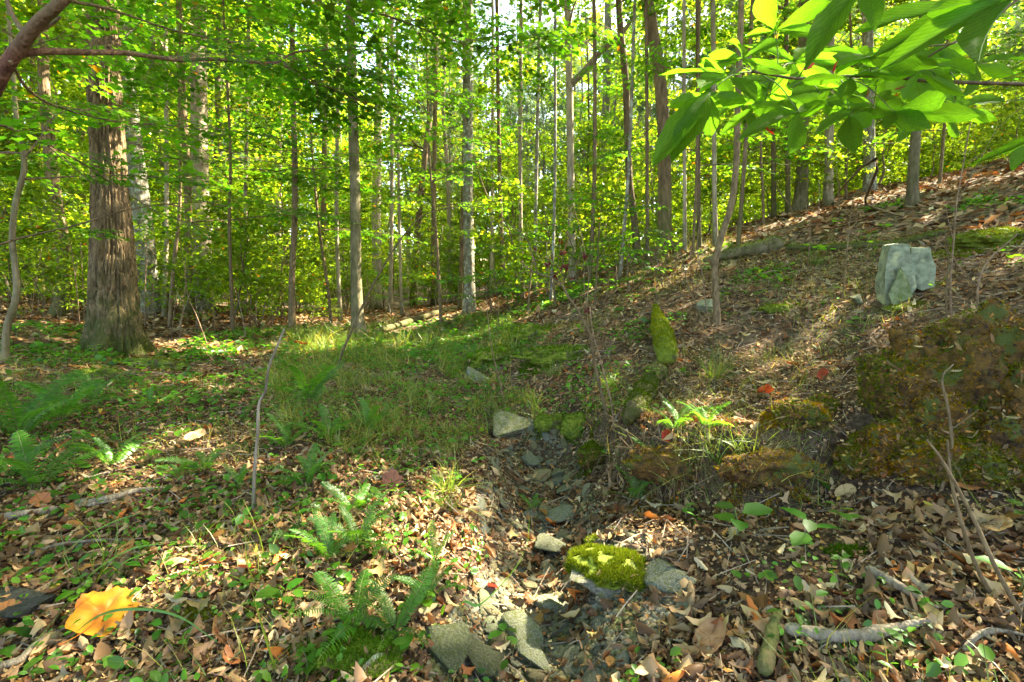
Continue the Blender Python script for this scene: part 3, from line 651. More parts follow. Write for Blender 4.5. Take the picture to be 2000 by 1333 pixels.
# ------------------------------------------------------------------ leafy sprays (shared meshes)
def leafcols(n, autumn=.004, bright=.25):
    b = np.clip(rng.normal(1, bright, (n, 1)), .45, 1.7)
    c = b*np.ones((1, 3)); c[:, 0] *= rng.normal(1.0, .12, n)
    k = rng.random(n) < autumn*2; c[k] *= np.array([2.4, 1.05, .8])
    k = rng.random(n) < autumn; c[k] *= np.array([4.5, .8, .6])
    return c
def spray_mesh(name, leaf, L=.09, length=1.1, nside=7, per=6, mats=None, thick=.005, droop=.08, flat=.22):
    g = G(); pos = []; dirs = []; tipz = []
    main = np.array([(0, 0, 0), (0.02, length*.35, .03), (-.03, length*.7, .02), (.02, length, -droop)]); main[1:, 0] += rng.normal(0, .05, 3)
    mp_ = smooth_path(main, 4); add_tube(g, mp_, np.linspace(thick, thick*.35, len(mp_)), 4, 0, cap=False)
    for i in range(nside*2):
        t = .15+.82*(i/(nside*2)); q = mp_[int(t*(len(mp_)-1))]
        sgn = 1 if i % 2 else -1
        a = math.radians(rng.uniform(40, 65))*sgn; ln = length*.5*(1-.6*t)*rng.uniform(.7, 1.2)
        dr = np.array([math.sin(a), math.cos(a), rng.normal(0, .06)])
        pp = np.array([q, q+dr*ln*.5+[0, 0, .01], q+dr*ln+[0, 0, -droop*.4]])
        add_tube(g, pp, np.linspace(thick*.5, thick*.25, 3), 3, 0, cap=False)
        for j in range(per):
            u = (j+.7)/per; c = q+dr*ln*u; s2 = 1 if j % 2 else -1
            aa = a+s2*math.radians(rng.uniform(25, 75))*(0.3 if j == per-1 else 1)
            pos.append(c); dirs.append(aa); tipz.append(rng.normal(-.15, .2))
    n = len(pos); dirs = np.array(dirs); pos = np.array(pos)
    pos = pos+np.stack([np.sin(dirs)*.02, np.cos(dirs)*.02, 0*dirs-.005], -1)
    y = norm(np.stack([np.sin(dirs), np.cos(dirs), np.array(tipz)], -1))
    nz = norm(np.array([0, 0, 1.])+rng.normal(0, flat, (n, 3))); x = norm(np.cross(y, nz)); z = np.cross(x, y)
    R = np.stack([x, y, z], -1)
    tv, tf = leaf
    sv, sf, sc_ = scatter(tv, tf, pos, R, L*rng.uniform(.65, 1.25, n), leafcols(n)); g.add(sv, sf, 1, sc_)
    return g.mesh(name, mats or [M['twig'], M['leaf_green']])
SPR = [spray_mesh('maple_spray', tm_maple(), .095, 1.15, 6, 5) for _ in range(5)]
SPRO = [spray_mesh('broadleaf_spray', tm_ovate(.3), .12, .8, 4, 4, droop=.15, flat=.4) for _ in range(3)]

def branch_part(parent, base, pts, r0, r1, mat='bark_thin', name='branch', seg=6):
    g = G(); pp = smooth_path(pts, 4); add_tube(g, pp-base, np.linspace(r0, r1, len(pp)), seg)
    return link(name, g.mesh(name, M[mat], True), parent), pp
def hang_sprays(parent, base, pp, n, sc=(.7, 1.1), meshes=SPR, t0=.2, spread=1.0, drop=.0, maxpy=None):
    """leafy twigs growing out of a branch line"""
    T = norm(np.gradient(pp, axis=0))
    for i in range(n):
        t = t0+(1-t0)*(i+rng.random())/n; k = min(len(pp)-1, int(t*(len(pp)-1)))
        if in_beam(pp[k:k+1], 1.0, .88, .32)[0]: continue
        sx_, sy_, _z = proj(pp[k])
        if _z > .5 and ((160 < sx_ < 285 and sy_ > -60) or (365 < sx_ < 410) or (680 < sx_ < 750 and sy_ > 180) or (1262 < sx_ < 1315 and sy_ > 60)) and _z < 16 and rng.random() < .8: continue
        if maxpy:
            x_, y_, z_ = proj(pp[k])
            if y_ > maxpy: continue
        tdir = math.atan2(-T[k][0], T[k][1])
        side = (1 if i % 2 else -1)*math.radians(rng.uniform(15, 75))*spread
        o = link('foliage', meshes[rng.integers(len(meshes))], parent, pp[k]-base, (rng.normal(0, .16)-.05, rng.normal(0, .2), tdir+side), rng.uniform(*sc))
        tag(o, kind='stuff')
def sapling(label, pix, w, nb, z0, z1, blen, seed=0, per=5, height=0, mat='bark_thin', name='maple_sapling', meshes=SPR, group=None, sc=(.7, 1.1), dirs=None, maxpy=None, minr=.008, cat='sapling'):
    pts, base, d = trunk_path(pix, height)
    r = root(name, base, label, cat, group)
    g = G(); path, rad = make_trunk(g, pts, base, max(minr, w*d/F/2), .3, 8, .25, .08, .05, 5)
    link('trunk', g.mesh('trunk', M[mat], True), r)
    h = path[:, 2]-base[2]
    for i in range(nb):
        z = z0+(z1-z0)*(i+rng.random()*.8)/nb
        k = int(np.argmin(np.abs(h-z))); a = (dirs[i % len(dirs)] if dirs else i*2.4+rng.random()*.8); L = blen*rng.uniform(.6, 1.15)*(1-.35*(i/nb))
        dr = np.array([math.cos(a), math.sin(a), .25]); q = path[k]; pp = [q]
        for s in range(4):
            dr = norm(dr+rng.normal(0, .12, 3)*[1, 1, .4]+np.array([0, 0, -.05])); q = q+dr*L/4; pp.append(q)
        rr = max(.006, rad[k]*.45)
        o, pl = branch_part(r, base, np.array(pp), rr, rr*.3)
        hang_sprays(r, base, pl, per, meshes=meshes, sc=sc, maxpy=maxpy)
    return r, base, path, d

PI = math.pi
sapling('crooked sapling with a mossy stem at the left edge, in front of the curved trunk', [(6,705),(14,640),(32,580),(30,520),(24,470),(30,400),(46,340),(46,300),(32,230),(26,140),(20,60),(14,-20)], 13, 12, 2.1, 5.5, 1.8, per=6, height=5, mat='bark_mossy')
sapling('tall leafy maple sapling behind the oak on its right', [(330,640),(336,560),(345,470),(352,380),(350,200),(352,40)], 8, 18, 2.2, 8, 2.3, per=7, height=9)
sapling('maple sapling shading the space between oak and grassy path', [(455,655),(452,560),(448,430),(450,300),(440,100),(436,0)], 7, 18, 2.0, 8, 2.4, per=7, height=9)
sapling('slim maple sapling with layered green sprays above the path', [(648,640),(640,560),(624,450),(610,300),(604,150),(600,0)], 7, 20, 2.3, 8, 2.4, per=7, height=9)
sapling('maple sapling hanging leaves over the centre of the valley', [(862,640),(858,560),(850,430),(838,300),(834,100),(830,0)], 7, 18, 2.6, 8, 2.4, per=7, height=9)
sapling('maple sapling with dark sprays left of the crooked dark trunk', [(1130,545),(1134,470),(1145,380),(1150,250),(1148,120),(1142,0)], 7, 16, 2.2, 8, 2.0, per=6, height=9)
sapling('leafy sapling in front of the thin poles on the crest', [(1352,505),(1356,440),(1360,350),(1362,200),(1366,60)], 6, 14, 1.4, 7, 1.9, per=6, height=7)
sapling('leafy sapling between the bent young trunk and the mossy one', [(1492,440),(1490,380),(1486,290),(1492,180),(1496,60)], 6, 14, 1.2, 7, 1.9, per=6, height=7)
sapling('broad sapling on the skyline under the big leaves', [(1655,392),(1652,340),(1660,250),(1664,150),(1660,0)], 6, 14, 1.0, 6, 2.0, per=6, height=7)
sapling('bushy sapling on the skyline right of the mossy crest trunk', [(1835,360),(1840,300),(1846,220),(1850,100),(1852,0)], 6, 14, .9, 6, 2.0, per=6, height=7)

# near maple leaning into the view at upper left, with its long limb
base = np.array([-2.9, 2.6, float(H(-2.9, 2.6))])
r = root('leaning_maple', base, 'nearest maple limb crossing the upper left corner, reddish bark', 'tree')
pl = smooth_path(np.array([base, P(-130,420,2.75), P(-40,230,2.7), P(0,150,2.65), P(38,92,2.6), P(75,45,2.55), P(125,-2,2.5), P(200,-90,2.5), P(300,-260,2.6)]))
g = G(); add_tube(g, pl-base, np.interp(np.arange(len(pl)), [0, len(pl)*.4, len(pl)-1], [.05, .034, .018]), 10, rough=.08, rs=8)
link('trunk', g.mesh('trunk', M['bark_red'], True), r)
_, b1 = branch_part(r, base, np.array([P(28,112,2.62), P(60,103,2.65), P(115,101,2.75), P(170,103,2.9), P(235,103,3.1), P(290,110,3.3), P(350,118,3.5), P(410,116,3.7), P(470,120,3.9), P(540,122,4.1), P(575,103,4.2), P(640,98,4.3), P(720,90,4.5)]), .021, .006, 'bark_red')
_, b2 = branch_part(r, base, np.array([P(550,125,4.1), P(580,145,4.2), P(610,163,4.3), P(650,175,4.5), P(740,215,4.7)]), .010, .004)
_, b3 = branch_part(r, base, np.array([P(20,120,2.6), P(60,180,2.9), P(130,215,3.4), P(230,238,3.8), P(330,245,4.2), P(480,258,4.6)]), .009, .004)
_, b4 = branch_part(r, base, np.array([P(60,75,2.6), P(30,40,2.6), P(5,-20,2.6)]), .018, .008)
_, b5 = branch_part(r, base, np.array([P(75,60,2.58), P(100,48,2.6), P(118,33,2.6)]), .012, .006)
_, b6 = branch_part(r, base, np.array([P(125,0,2.5), P(220,20,3.0), P(340,60,3.6), P(480,90,4.3), P(640,130,5)]), .009, .004)
_, b7 = branch_part(r, base, np.array([P(200,-90,2.5), P(420,-60,3.2), P(620,-10,3.9), P(780,40,4.6), P(930,95,5.2), P(1040,130,5.6)]), .014, .004)
_, b8 = branch_part(r, base, np.array([P(200,-90,2.5), P(380,-150,3.2), P(640,-120,4.0), P(860,-60,4.6), P(1060,0,5.2), P(1200,60,5.6)]), .014, .004)
for bb, n in ((b1, 14), (b2, 9), (b3, 9), (b6, 12), (b7, 18), (b8, 20)): hang_sprays(r, base, bb, n, (.5, .85), t0=.3, spread=.9)
# thin leafy whips crossing the left side
base = np.array([-5.0, 3.6, float(H(-5.0, 3.6))])
r = root('whip_sapling', base, 'sapling outside the left edge sending thin drooping branches across the oak', 'sapling')
pl = smooth_path(np.array([base, base+[.1, 0, 1.2], base+[.05, .1, 2.6], base+[0, .1, 4.2]])); g = G(); add_tube(g, pl-base, np.linspace(.03, .012, len(pl)), 8); link('trunk', g.mesh('trunk', M['bark_thin'], True), r)
for arr, n in ([(-60,215,3.7), (0,243,3.9), (80,275,4.1), (170,325,4.4), (240,372,4.6), (320,420,4.9), (430,450,5.2)], 8), ([(-60,230,3.7), (60,262,4.1), (110,300,4.3), (180,360,4.4), (210,420,4.5)], 3), ([(-50,500,3.8), (30,468,4.1), (150,440,4.5), (250,410,4.8), (370,396,5.3), (540,392,6)], 9), ([(50,305,4.2), (85,262,4.3), (105,230,4.3), (110,185,4.3), (92,140,4.3)], 4):
    _, bb = branch_part(r, base, np.array([P(*a) for a in arr]), .010, .003); hang_sprays(r, base, bb, n, (.35, .6), t0=.35)

# ------------------------------------------------------------------ hickory branch with big translucent leaflets (upper right)
def leaflet_mesh(seed):
    rr = np.random.default_rng(seed); n = 11; V = []; 
    ys = np.linspace(0, 1, n); prof = np.sin(np.pi*np.clip(ys, 0, 1)**1.35)**.8; prof[-1] = 0; prof[0] = 0.02
    bend = -.16*ys**2+.02*rr.normal(); tw = rr.normal(0, .25)
    for i, y in enumerate(ys):
        for s in (-1, -.5, 0, .5, 1):
            x = .5*prof[i]*s*(1+.05*rr.normal()*(abs(s) == 1)); z = bend[i]+.12*abs(x)+tw*x*(y-.4)*.5+.012*rr.normal()*(abs(s) > .4)
            V.append((x+.05*math.sin(3*y+seed), y, z))
    idx = np.arange(n*5).reshape(n, 5); q = np.stack([idx[:-1, :-1], idx[:-1, 1:], idx[1:, 1:], idx[1:, :-1]], -1).reshape(-1, 4)
    g = G(); g.add(V, q)
    # midrib
    mid = np.array([V[i*5+2] for i in range(n)])+[0, 0, -.004]; add_tube(g, mid, np.linspace(.007, .002, n), 4, 1, cap=False)
    return g.mesh('leaflet', [M['hickory'], M['midrib']], True)
M['midrib'] = plainmat('pale_midrib', (.10, .15, .03), (.16, .22, .05), bump=0)
LFL = [leaflet_mesh(s) for s in range(5)]
base = P(2080, 172, 1.3)
hb = root('hickory_branch', base, 'near branch of large translucent green leaflets reaching in from the upper right', 'branch')
def hp(arr, r0, r1, name='twig', parent=hb): 
    g = G(); pp = smooth_path(np.array([P(*a) for a in arr]), 4); add_tube(g, pp-base, np.linspace(r0, r1, len(pp)), 8, rough=.1, rs=20); return link(name, g.mesh(name, M['bark_thin'], True), parent)
hp([(2080,172,1.3),(2000,165,1.3),(1900,162,1.3),(1800,158,1.3),(1740,149,1.3),(1650,150,1.3),(1560,154,1.3),(1510,147,1.3),(1468,140,1.3)], .0052, .003, 'stem')
hp([(2080,-60,1.25),(2000,-10,1.2),(1950,30,1.2),(1905,62,1.2),(1840,95,1.25),(1780,135,1.3)], .004, .002)
hp([(1905,62,1.2),(1860,85,1.22),(1780,93,1.25)], .003, .0015)
compounds = [
 ((1468,140,1.3),(1385,182,1.2),[(1282,292,58,1.05),(1318,296,58,1.1),(1386,266,44,1.2),(1455,200,34,1.2),(1310,205,30,1.25)]),
 ((1468,140,1.3),(1420,150,1.25),[(1362,112,22,1.3),(1294,133,16,1.25),(1375,150,30,1.3),(1480,176,36,1.15),(1330,180,30,1.1)]),
 ((1468,140,1.3),(1450,115,1.3),[(1366,128,24,1.35),(1385,105,26,1.35),(1440,62,24,1.4),(1530,68,30,1.3),(1530,140,26,1.2)]),
 ((1490,148,1.3),(1560,220,1.2),[(1458,243,38,1.05),(1455,208,34,1.2),(1556,291,54,1.15),(1603,205,32,1.3),(1505,190,36,1.3)]),
 ((1640,152,1.3),(1660,226,1.2),[(1664,286,48,1.15),(1600,246,34,1.1),(1702,245,36,1.2),(1720,222,26,1.3),(1612,214,24,1.3)]),
 ((1650,152,1.3),(1745,218,1.15),[(1930,222,40,1.0),(1868,185,46,1.0),(1733,243,28,1.1),(1806,246,42,1.1),(1690,205,32,1.25)]),
 ((1520,150,1.3),(1515,60,1.3),[(1482,-20,48,1.2),(1512,60-8,44,1.3),(1628,-6,40,1.15),(1600,58,28,1.2),(1448,66,22,1.4)]),
 ((1560,152,1.3),(1680,-25,1.1),[(1585,80,62,.95),(1720,30,50,1.0),(1620,10,50,1.1),(1790,-40,50,1.0)]),
 ((1700,150,1.3),(1700,112,1.25),[(1588,132,40,1.1),(1660,96,34,1.3),(1786,122,52,1.1),(1850,132,30,1.1),(1600,85,28,1.3)]),
 ((1950,30,1.2),(2010,-20,1.0),[(1856,130,60,.9),(1744,92,50,.92),(1770,20,56,.95),(1900,-40,60,1.0)]),
 ((1905,62,1.2),(1935,10,1.1),[(1740,60,46,1.0),(1810,70,46,1.1),(1680,30,40,1.1)]),
 ((1780,135,1.3),(1660,150,1.2),[(1560,160,24,1.2),(1770,142,24,1.2),(1650,190,36,1.2)]),
 ((2060,240,1.2),(2045,262,1.1),[(1888,322,20,1.2),(1940,300,24,1.2)]),
 ((2060,300,1.2),(2050,290,1.1),[(1955,326,44,1.1)]),
]
Cr = Matrix.Rotation(math.radians(90)-PITCH, 3, 'X')
CRX = np.array([1, 0, 0.]); CUP = np.array([0, st, ct]); CFW = np.array([0, ct, -st])
rr_ = np.random.default_rng(4)
for _ in range(18):
    ax = rr_.uniform(1480, 1900); ay = 155; cx_ = ax+rr_.uniform(-70, 40); cy2 = rr_.uniform(95, 215); th0 = rr_.uniform(0, 6.28); dz_ = rr_.uniform(1.2, 2.1)
    compounds.append(((ax, ay, 1.3), (cx_, cy2, dz_), [(cx_+math.cos(th0+k*1.05)*l_*1.25, cy2+math.sin(th0+k*1.05)*l_*.6, rr_.uniform(22, 34), dz_*rr_.uniform(.92, 1.05)) for k, l_ in enumerate(rr_.uniform(55, 110, 6))]))
for ci, (att, cen, tips) in enumerate(compounds):
    c3 = P(*cen); a3 = P(*att)
    g = G(); pp = smooth_path(np.array([a3, (a3+c3)/2+[0, 0, .015], c3]), 4); add_tube(g, pp-base, np.linspace(.0018, .0012, len(pp)), 5)
    cl = link('compound_leaf', g.mesh('leaf_stalk', M['midrib'], True), hb)
    for (tx, ty, w, td) in tips:
        t3 = P(tx, ty, td*rng.uniform(.97, 1.03)); v = t3-c3; ln = np.linalg.norm(v); y = v/ln
        # width direction: across the leaflet as seen, tipped away from the lens
        ap = np.array([ty-cen[1], -(tx-cen[0])*-1.0]); vis = norm(CRX*(ty-cen[1])+CUP*(tx-cen[0]))
        wreal = w*.8*((cen[2]+td)/2)/F
        tip_ = math.radians(rng.uniform(15, 45)); x = norm(vis*math.cos(tip_)+CFW*math.sin(tip_)*rng.choice([-1, 1])); x = norm(x-y*np.dot(x, y)); z = np.cross(x, y)
        if z[2] < 0: x, z = -x, -z
        o = link('leaflet', LFL[rng.integers(5)], cl)
        mw = Matrix(((x[0]*wreal*1.1, y[0]*ln, z[0]*ln, c3[0]-base[0]), (x[1]*wreal*1.1, y[1]*ln, z[1]*ln, c3[1]-base[1]), (x[2]*wreal*1.1, y[2]*ln, z[2]*ln, c3[2]-base[2]), (0, 0, 0, 1)))
        o.matrix_basis = mw
# red and withered leaves caught on the branch
for (x_, y_, s_, c_) in [(1578,133,.022,(1.9,.32,.18)),(1628,132,.018,(1.7,.25,.15)),(1502,258,.022,(2.0,.2,.12)),(1697,183,.018,(1.6,.2,.15)),(1768,107,.02,(2.0,.5,.2)),(1757,174,.014,(1.2,.25,.15))]:
    tv, tf = tm_litter(0, .8, .5, int(x_)); g = G(); R = basis(norm(rng.normal(0, 1, (1, 3))), rng.random(1)*6)
    v, f_, c = scatter(tv, tf, P(x_, y_, 1.24)[None]-base, R, np.array([s_*1.6]), np.array([c_])*.25); g.add(v, f_, 0, c); link('withered_leaf', g.mesh('withered_leaf', M['litter']), hb)

# ------------------------------------------------------------------ tree stands behind: shared mesh variants
def crown_mesh(name, nl, size, fn, mats, leaf=None, flat=.5, cols=None, autumn=.004):
    p, nrm = fn(nl); n = len(p); tv, tf = leaf or tm_diamond()
    R = basis(tiltn(nrm, flat, n), rng.random(n)*6.283)
    v, f_, c = scatter(tv, tf, p, R, size*rng.uniform(.6, 1.35, n), leafcols(n, autumn) if cols is None else cols(n))
    g = G(); g.add(v, f_, 0, c); return g.mesh(name, mats)
def clumps(n, nc, box, rad, flatz=.35, layer=True):
    """leaf positions gathered in flat clumps inside a crown volume given by box(u)->centre"""
    cs = box(nc); k = rng.integers(nc, size=n)
    rr = rad*(.6+.8*rng.random(nc))
    off = rng.normal(0, 1, (n, 3)); off = off/np.linalg.norm(off, axis=1, keepdims=True)*rng.random((n, 1))**.45
    p = cs[k]+off*rr[k][:, None]*np.array([1, 1, flatz])
    nrm = np.tile([0, 0, 1.0], (n, 1))+off*.25
    return p, norm(nrm)
def under_box(h0, h1, r):
    def f(n):
        z = rng.uniform(0, 1, n); a = rng.random(n)*6.283; R = r*(1-.55*z)*np.sqrt(rng.random(n))
        return np.stack([R*np.cos(a), R*np.sin(a), h0+(h1-h0)*z], -1)
    return f
def tall_box(h0, h1, r):
    def f(n):
        z = rng.random(n); a = rng.random(n)*6.283; R = r*np.sin(np.pi*np.clip(z*.85+.12, 0, 1))**.7*np.sqrt(rng.random(n))
        return np.stack([R*np.cos(a), R*np.sin(a), h0+(h1-h0)*z], -1)
    return f
def trunk_mesh(h, r, nl, z0, mat, wob=.25, seg=8):
    g = G(); zz = np.linspace(-.3, h, 12); pth = np.stack([np.cumsum(rng.normal(0, wob/3, 12)), np.cumsum(rng.normal(0, wob/3, 12)), zz], -1); pth -= [pth[0][0], pth[0][1], 0]
    rad = r*(1-.75*np.clip(zz/h, 0, 1))*(1+.4*np.exp(-np.clip(zz, 0, 9)/.3)); add_tube(g, pth, rad, seg, cap=False)
    add_limbs(g, pth, rad, np.zeros(3), nl, z0, .6, (.8, 2.6), .35, 4)
    return g.mesh('trunk', M[mat], True)
UND = [(trunk_mesh(6.5, .035, 10, 1.2, 'bark_thin', .35, 6), crown_mesh('crown', 4600, .125, lambda n: clumps(n, 46, under_box(.9, 6.8, 2.3), .62, .22), M['leaf_far'])) for _ in range(5)]
LOW = [(trunk_mesh(2.2, .016, 8, .4, 'bark_thin', .3, 5), crown_mesh('crown', 900, .10, lambda n: clumps(n, 26, under_box(.35, 2.4, 1.0), .38, .3), M['leaf_far'])) for _ in range(4)]
TALL = [(trunk_mesh(24, .17, 14, 5, m_, .8), crown_mesh('crown', 7000, .30, lambda n: clumps(n, 95, tall_box(4.5, 25, 3.6), 1.15, .4), M['leaf_far'], autumn=.006)) for m_ in ('bark_far', 'bark_far', 'bark_pale', 'bark_far')]
def needles(n):
    nc = 150; b = tall_box(7.5, 24, 2.6)(nc); k = rng.integers(nc, size=n); off = norm(rng.normal(0, 1, (n, 3)))
    return b[k]+off*.34*rng.random((n, 1)), off
def tm_needle():
    v = [(-.04, 0, 0), (.04, 0, 0), (0, 1, .1), (0, -0.0, -.04), (0, .0, .04), (.1, .9, -.1)]
    return np.array(v, float), np.array([(0, 1, 2), (3, 4, 5)])
PINE = [(trunk_mesh(23, .13, 16, 6, 'bark_far', .35), crown_mesh('crown', 7500, .34, needles, M['needle'], leaf=tm_needle(), flat=.6, autumn=.0)) for _ in range(3)]

def plant(kindname, var, x, y, rz, sc, label, cat, group, crown=True):
    z = float(Hfast(np.array([x]), np.array([y]))[0]) if (-29 < x < 35 and y < 59) else float(H(x, y))
    r = root(kindname, (x, y, z), label, cat, group); r.rotation_euler = (rng.normal(0, .02), rng.normal(0, .02), rz); r.scale = sc if hasattr(sc, '__len__') else (sc, sc, sc)
    link('trunk', var[0], r)
    if crown: link('crown', var[1], r)
    return r
def pxd(px, d, dz=0):
    v = P(px, 560, d); return v[0], v[1]
taken = [(b[0], b[1]) for _, b, *_ in main_trees]
def shades(x, y, z0, z1, r):
    z = np.linspace(z0, z1, 6)+float(H0(x, y)); q = np.stack([np.full(6, x), np.full(6, y), z], -1); v = q[:, None]-TG[None, :, :3]
    t = (v*SUN).sum(-1); d2 = (v*v).sum(-1)-t*t
    return int((((t > 1.5) & (d2 < (TG[None, :, 3]+r)**2)).sum()))
def free(x, y, r):
    return all((x-a)**2+(y-b)**2 > r*r for a, b in taken)
cnt = 0; tries = 0
while cnt < 105 and tries < 4000:          # leafy understory
    tries += 1
    d = rng.uniform(10.5, 38)**1.0; px = rng.uniform(-260, 2260); x, y = pxd(px, d)
    if 620 < px < 1000 and d < 17: continue
    if px > 1000 and d < 11.5+max(0, (px-1350)/300): continue
    if px < 500 and d < 13: continue
    if not free(x, y, 1.0) or (d < 24 and shades(x, y, 1.5, 6.5, .9) > 1): continue
    taken.append((x, y)); s = rng.uniform(.7, 1.25)
    plant('understory_tree', UND[rng.integers(5)], x, y, rng.random()*6.28, (s, s, s*rng.uniform(.85, 1.25)), 'small leafy understory tree with bright yellow-green leaves under the tall trunks', 'tree', 'understory trees of the middle distance'); cnt += 1
cnt = 0; tries = 0
while cnt < 215 and tries < 4000:          # low bushes hiding the horizon
    tries += 1
    d = rng.uniform(11, 30); px = rng.uniform(-200, 2200); x, y = pxd(px, d)
    if 640 < px < 960 and d < 19: continue
    if px > 960 and d < 11.5+max(0, (px-1350)/260): continue
    if px < 640 and d < 11.0: continue
    s = rng.uniform(.6, 1.4)
    plant('forest_shrub', LOW[rng.integers(4)], x, y, rng.random()*6.28, s, 'low leafy shrub in the green thicket below the trunks', 'shrub', 'shrubs of the thicket'); cnt += 1
cnt = 0; tries = 0
while cnt < 150 and tries < 9000:          # tall broadleaved trees
    tries += 1
    d = 20+rng.random()**.8*65; px = rng.uniform(-350, 2350); x, y = pxd(px, d)
    if not free(x, y, 1.8) or shades(x, y, 7, 23, 1.8) > 3: continue
    taken.append((x, y)); s = rng.uniform(.8, 1.15)
    t = rng.uniform(.45, 1.15)
    plant('tall_tree', TALL[rng.integers(4)], x, y, rng.random()*6.28, (s, s, s*rng.uniform(.9, 1.1)), 'tall straight tree with a green crown deep in the forest', 'tree', 'tall trees deep in the forest'); cnt += 1
cnt = 0; tries = 0
while cnt < 110 and tries < 6000:           # pines behind the crest
    tries += 1
    d = rng.uniform(24, 75); px = rng.normal(1350, 330) if rng.random() < .75 else rng.uniform(0, 2200); x, y = pxd(px, d)
    if not free(x, y, 1.2) or shades(x, y, 8, 23, 1.5) > 4: continue
    taken.append((x, y)); s = rng.uniform(.8, 1.15)
    plant('pine_tree', PINE[rng.integers(3)], x, y, rng.random()*6.28, (s*.85, s*.85, s), 'thin straight pine with pale needles on the far ridge', 'tree', 'pines of the far ridge'); cnt += 1
# dense wood closing the view
n = 90000
a = np.radians(rng.uniform(-62, 62, n)); rr = rng.uniform(62, 98, n); x = rr*np.sin(a); y = rr*np.cos(a)
hz = rng.random(n)**1.9*25
keep = fbm(np.stack([x*.22, y*.22, hz*.3], -1), 3, 8) > -.4+hz*.022
x, y, hz = x[keep], y[keep], hz[keep]; z = H0(x, y)+hz
tv, tf = tm_diamond(); R = basis(tiltn(np.tile([0, -.3, 1.], (len(x), 1)), .7, len(x)), rng.random(len(x))*6.28)
v, f_, c = scatter(tv, tf, np.stack([x, y, z], -1), R, rng.uniform(.5, 1.1, len(x)), leafcols(len(x), .006, .35)); g = G(); g.add(v, f_, 0, c)
tag(link('distant_woods', g.mesh('distant_woods', M['leaf_far'])), kind='stuff')

# ------------------------------------------------------------------ added overhead leaf mass for shade, its gaps cut to form the sun patches
def added_shade_canopy():
    nc = 2900
    cx = rng.uniform(-26, 50, nc); cy_ = rng.uniform(-7, 24, nc); cz = H0(np.clip(cx, -28, 34), cy_)*.6+rng.uniform(8.5, 18, nc)
    # none placed far behind the camera, left open so sky light fills in
    keep = (fbm2(cx, cy_, .12, 2, 4)+rng.normal(0, .25, nc) > -.5)
    cs = np.stack([cx, cy_, cz], -1)[keep]; nc = len(cs)
    per = 48; k = np.repeat(np.arange(nc), per); n = len(k)
    off = norm(rng.normal(0, 1, (n, 3)))*rng.random((n, 1))**.5*np.array([1.25, 1.25, .5])
    p = cs[k]+off
    px_, py_, dp = proj(p); vis = (dp > 3) & (px_ > -150) & (px_ < 2150) & (py_ > -120)
    p = p[~(vis & (dp < 13))]; vis = vis[~(vis & (dp < 13))]
    size = np.where(vis, .24, .42)*rng.uniform(.7, 1.25, len(p))
    bad = in_beam(p, .8, .985, .1); p, size = p[~bad], size[~bad]
    R = basis(tiltn(np.tile([0, 0, 1.], (len(p), 1)), .4, len(p)), rng.random(len(p))*6.28)
    v, f_, c = scatter(tv, tf, p, R, size, leafcols(len(p), .008)); g = G(); g.add(v, f_, 0, c)
    tag(link('added_shade_canopy', g.mesh('added_shade_canopy', M['leaf_high'])), kind='stuff')  # loose leaves on no trunk, added to shade the ground
added_shade_canopy()


# ------------------------------------------------------------------ screen-independent masks of the ground cover, laid out once from the photograph
def poly_in(px, py, poly):
    inside = np.zeros(len(px), bool); n = len(poly); j = n-1
    for i in range(n):
        xi, yi = poly[i]; xj, yj = poly[j]
        c = ((yi > py) != (yj > py)) & (px < (xj-xi)*(py-yi)/(yj-yi+1e-9)+xi); inside ^= c; j = i
    return inside
GRASS = [(560,655),(700,630),(860,615),(1000,625),(1010,680),(960,740),(1060,790),(1050,830),(940,850),(880,900),(800,930),(640,880),(560,840),(520,760),(540,700)]
BED = [(940,830),(1060,815),(1120,860),(1150,930),(1180,1000),(1290,1060),(1340,1180),(1200,1340),(820,1340),(880,1200),(960,1100),(930,1000),(950,920)]
BANK = [(1440,800),(1560,770),(1700,720),(1760,680),(2100,650),(2100,980),(1900,1000),(1650,960),(1560,900),(1500,870)]
UNDER = [(1190,900),(1400,880),(1600,940),(1700,1100),(1500,1180),(1330,1100),(1220,1000)]
def ground_pts(n, r0, r1, half=58, power=.5, back=0):
    a = np.radians(rng.uniform(-half, half, n)); r = r0+(r1-r0)*rng.random(n)**power
    x = r*np.sin(a); y = r*np.cos(a)-back; return x, y
def visible_from_side(x, y, marg=160):
    z = Hfast(x, y); p = np.stack([x, y, z], -1); px, py, dp = proj(p)
    return p, px, py, dp, (dp > .8) & (px > -marg) & (px < 2000+marg) & (py < 1333+marg*2)

# litter leaves ----------------------------------------------------
LITC = np.array([.90, .84, .62])*.9*np.array([(.30,.20,.12),(.36,.26,.17),(.22,.13,.07),(.27,.17,.10),(.16,.085,.05),(.42,.33,.22),(.34,.22,.15),(.33,.17,.06),(.20,.13,.10),(.40,.35,.27),(.12,.07,.045),(.33,.26,.13),(.24,.10,.05)])
LITW = np.array([5,5,4,5,4,3.4,4,1.2,3,2,3,1.5,1.2]); LITW = LITW/LITW.sum()
def litcol(n):
    c = LITC[rng.choice(len(LITC), n, p=LITW)]*np.clip(rng.lognormal(-.08, .42, (n, 1)), .25, 1.75)
    k = rng.random(n) < .006; c[k] = np.array([.52, .16, .03])
    k = rng.random(n) < .004; c[k] = np.array([.50, .36, .06])
    return c
LIT = [tm_litter(k, c, b, s) for s, (k, c, b) in enumerate([(0,.9,.9),(1,1.2,.8),(0,-.9,.6),(1,.6,1.2),(3,1.2,1.1),(1,-1.0,-.8),(2,-.7,1.0),(0,1.5,1.2)])]
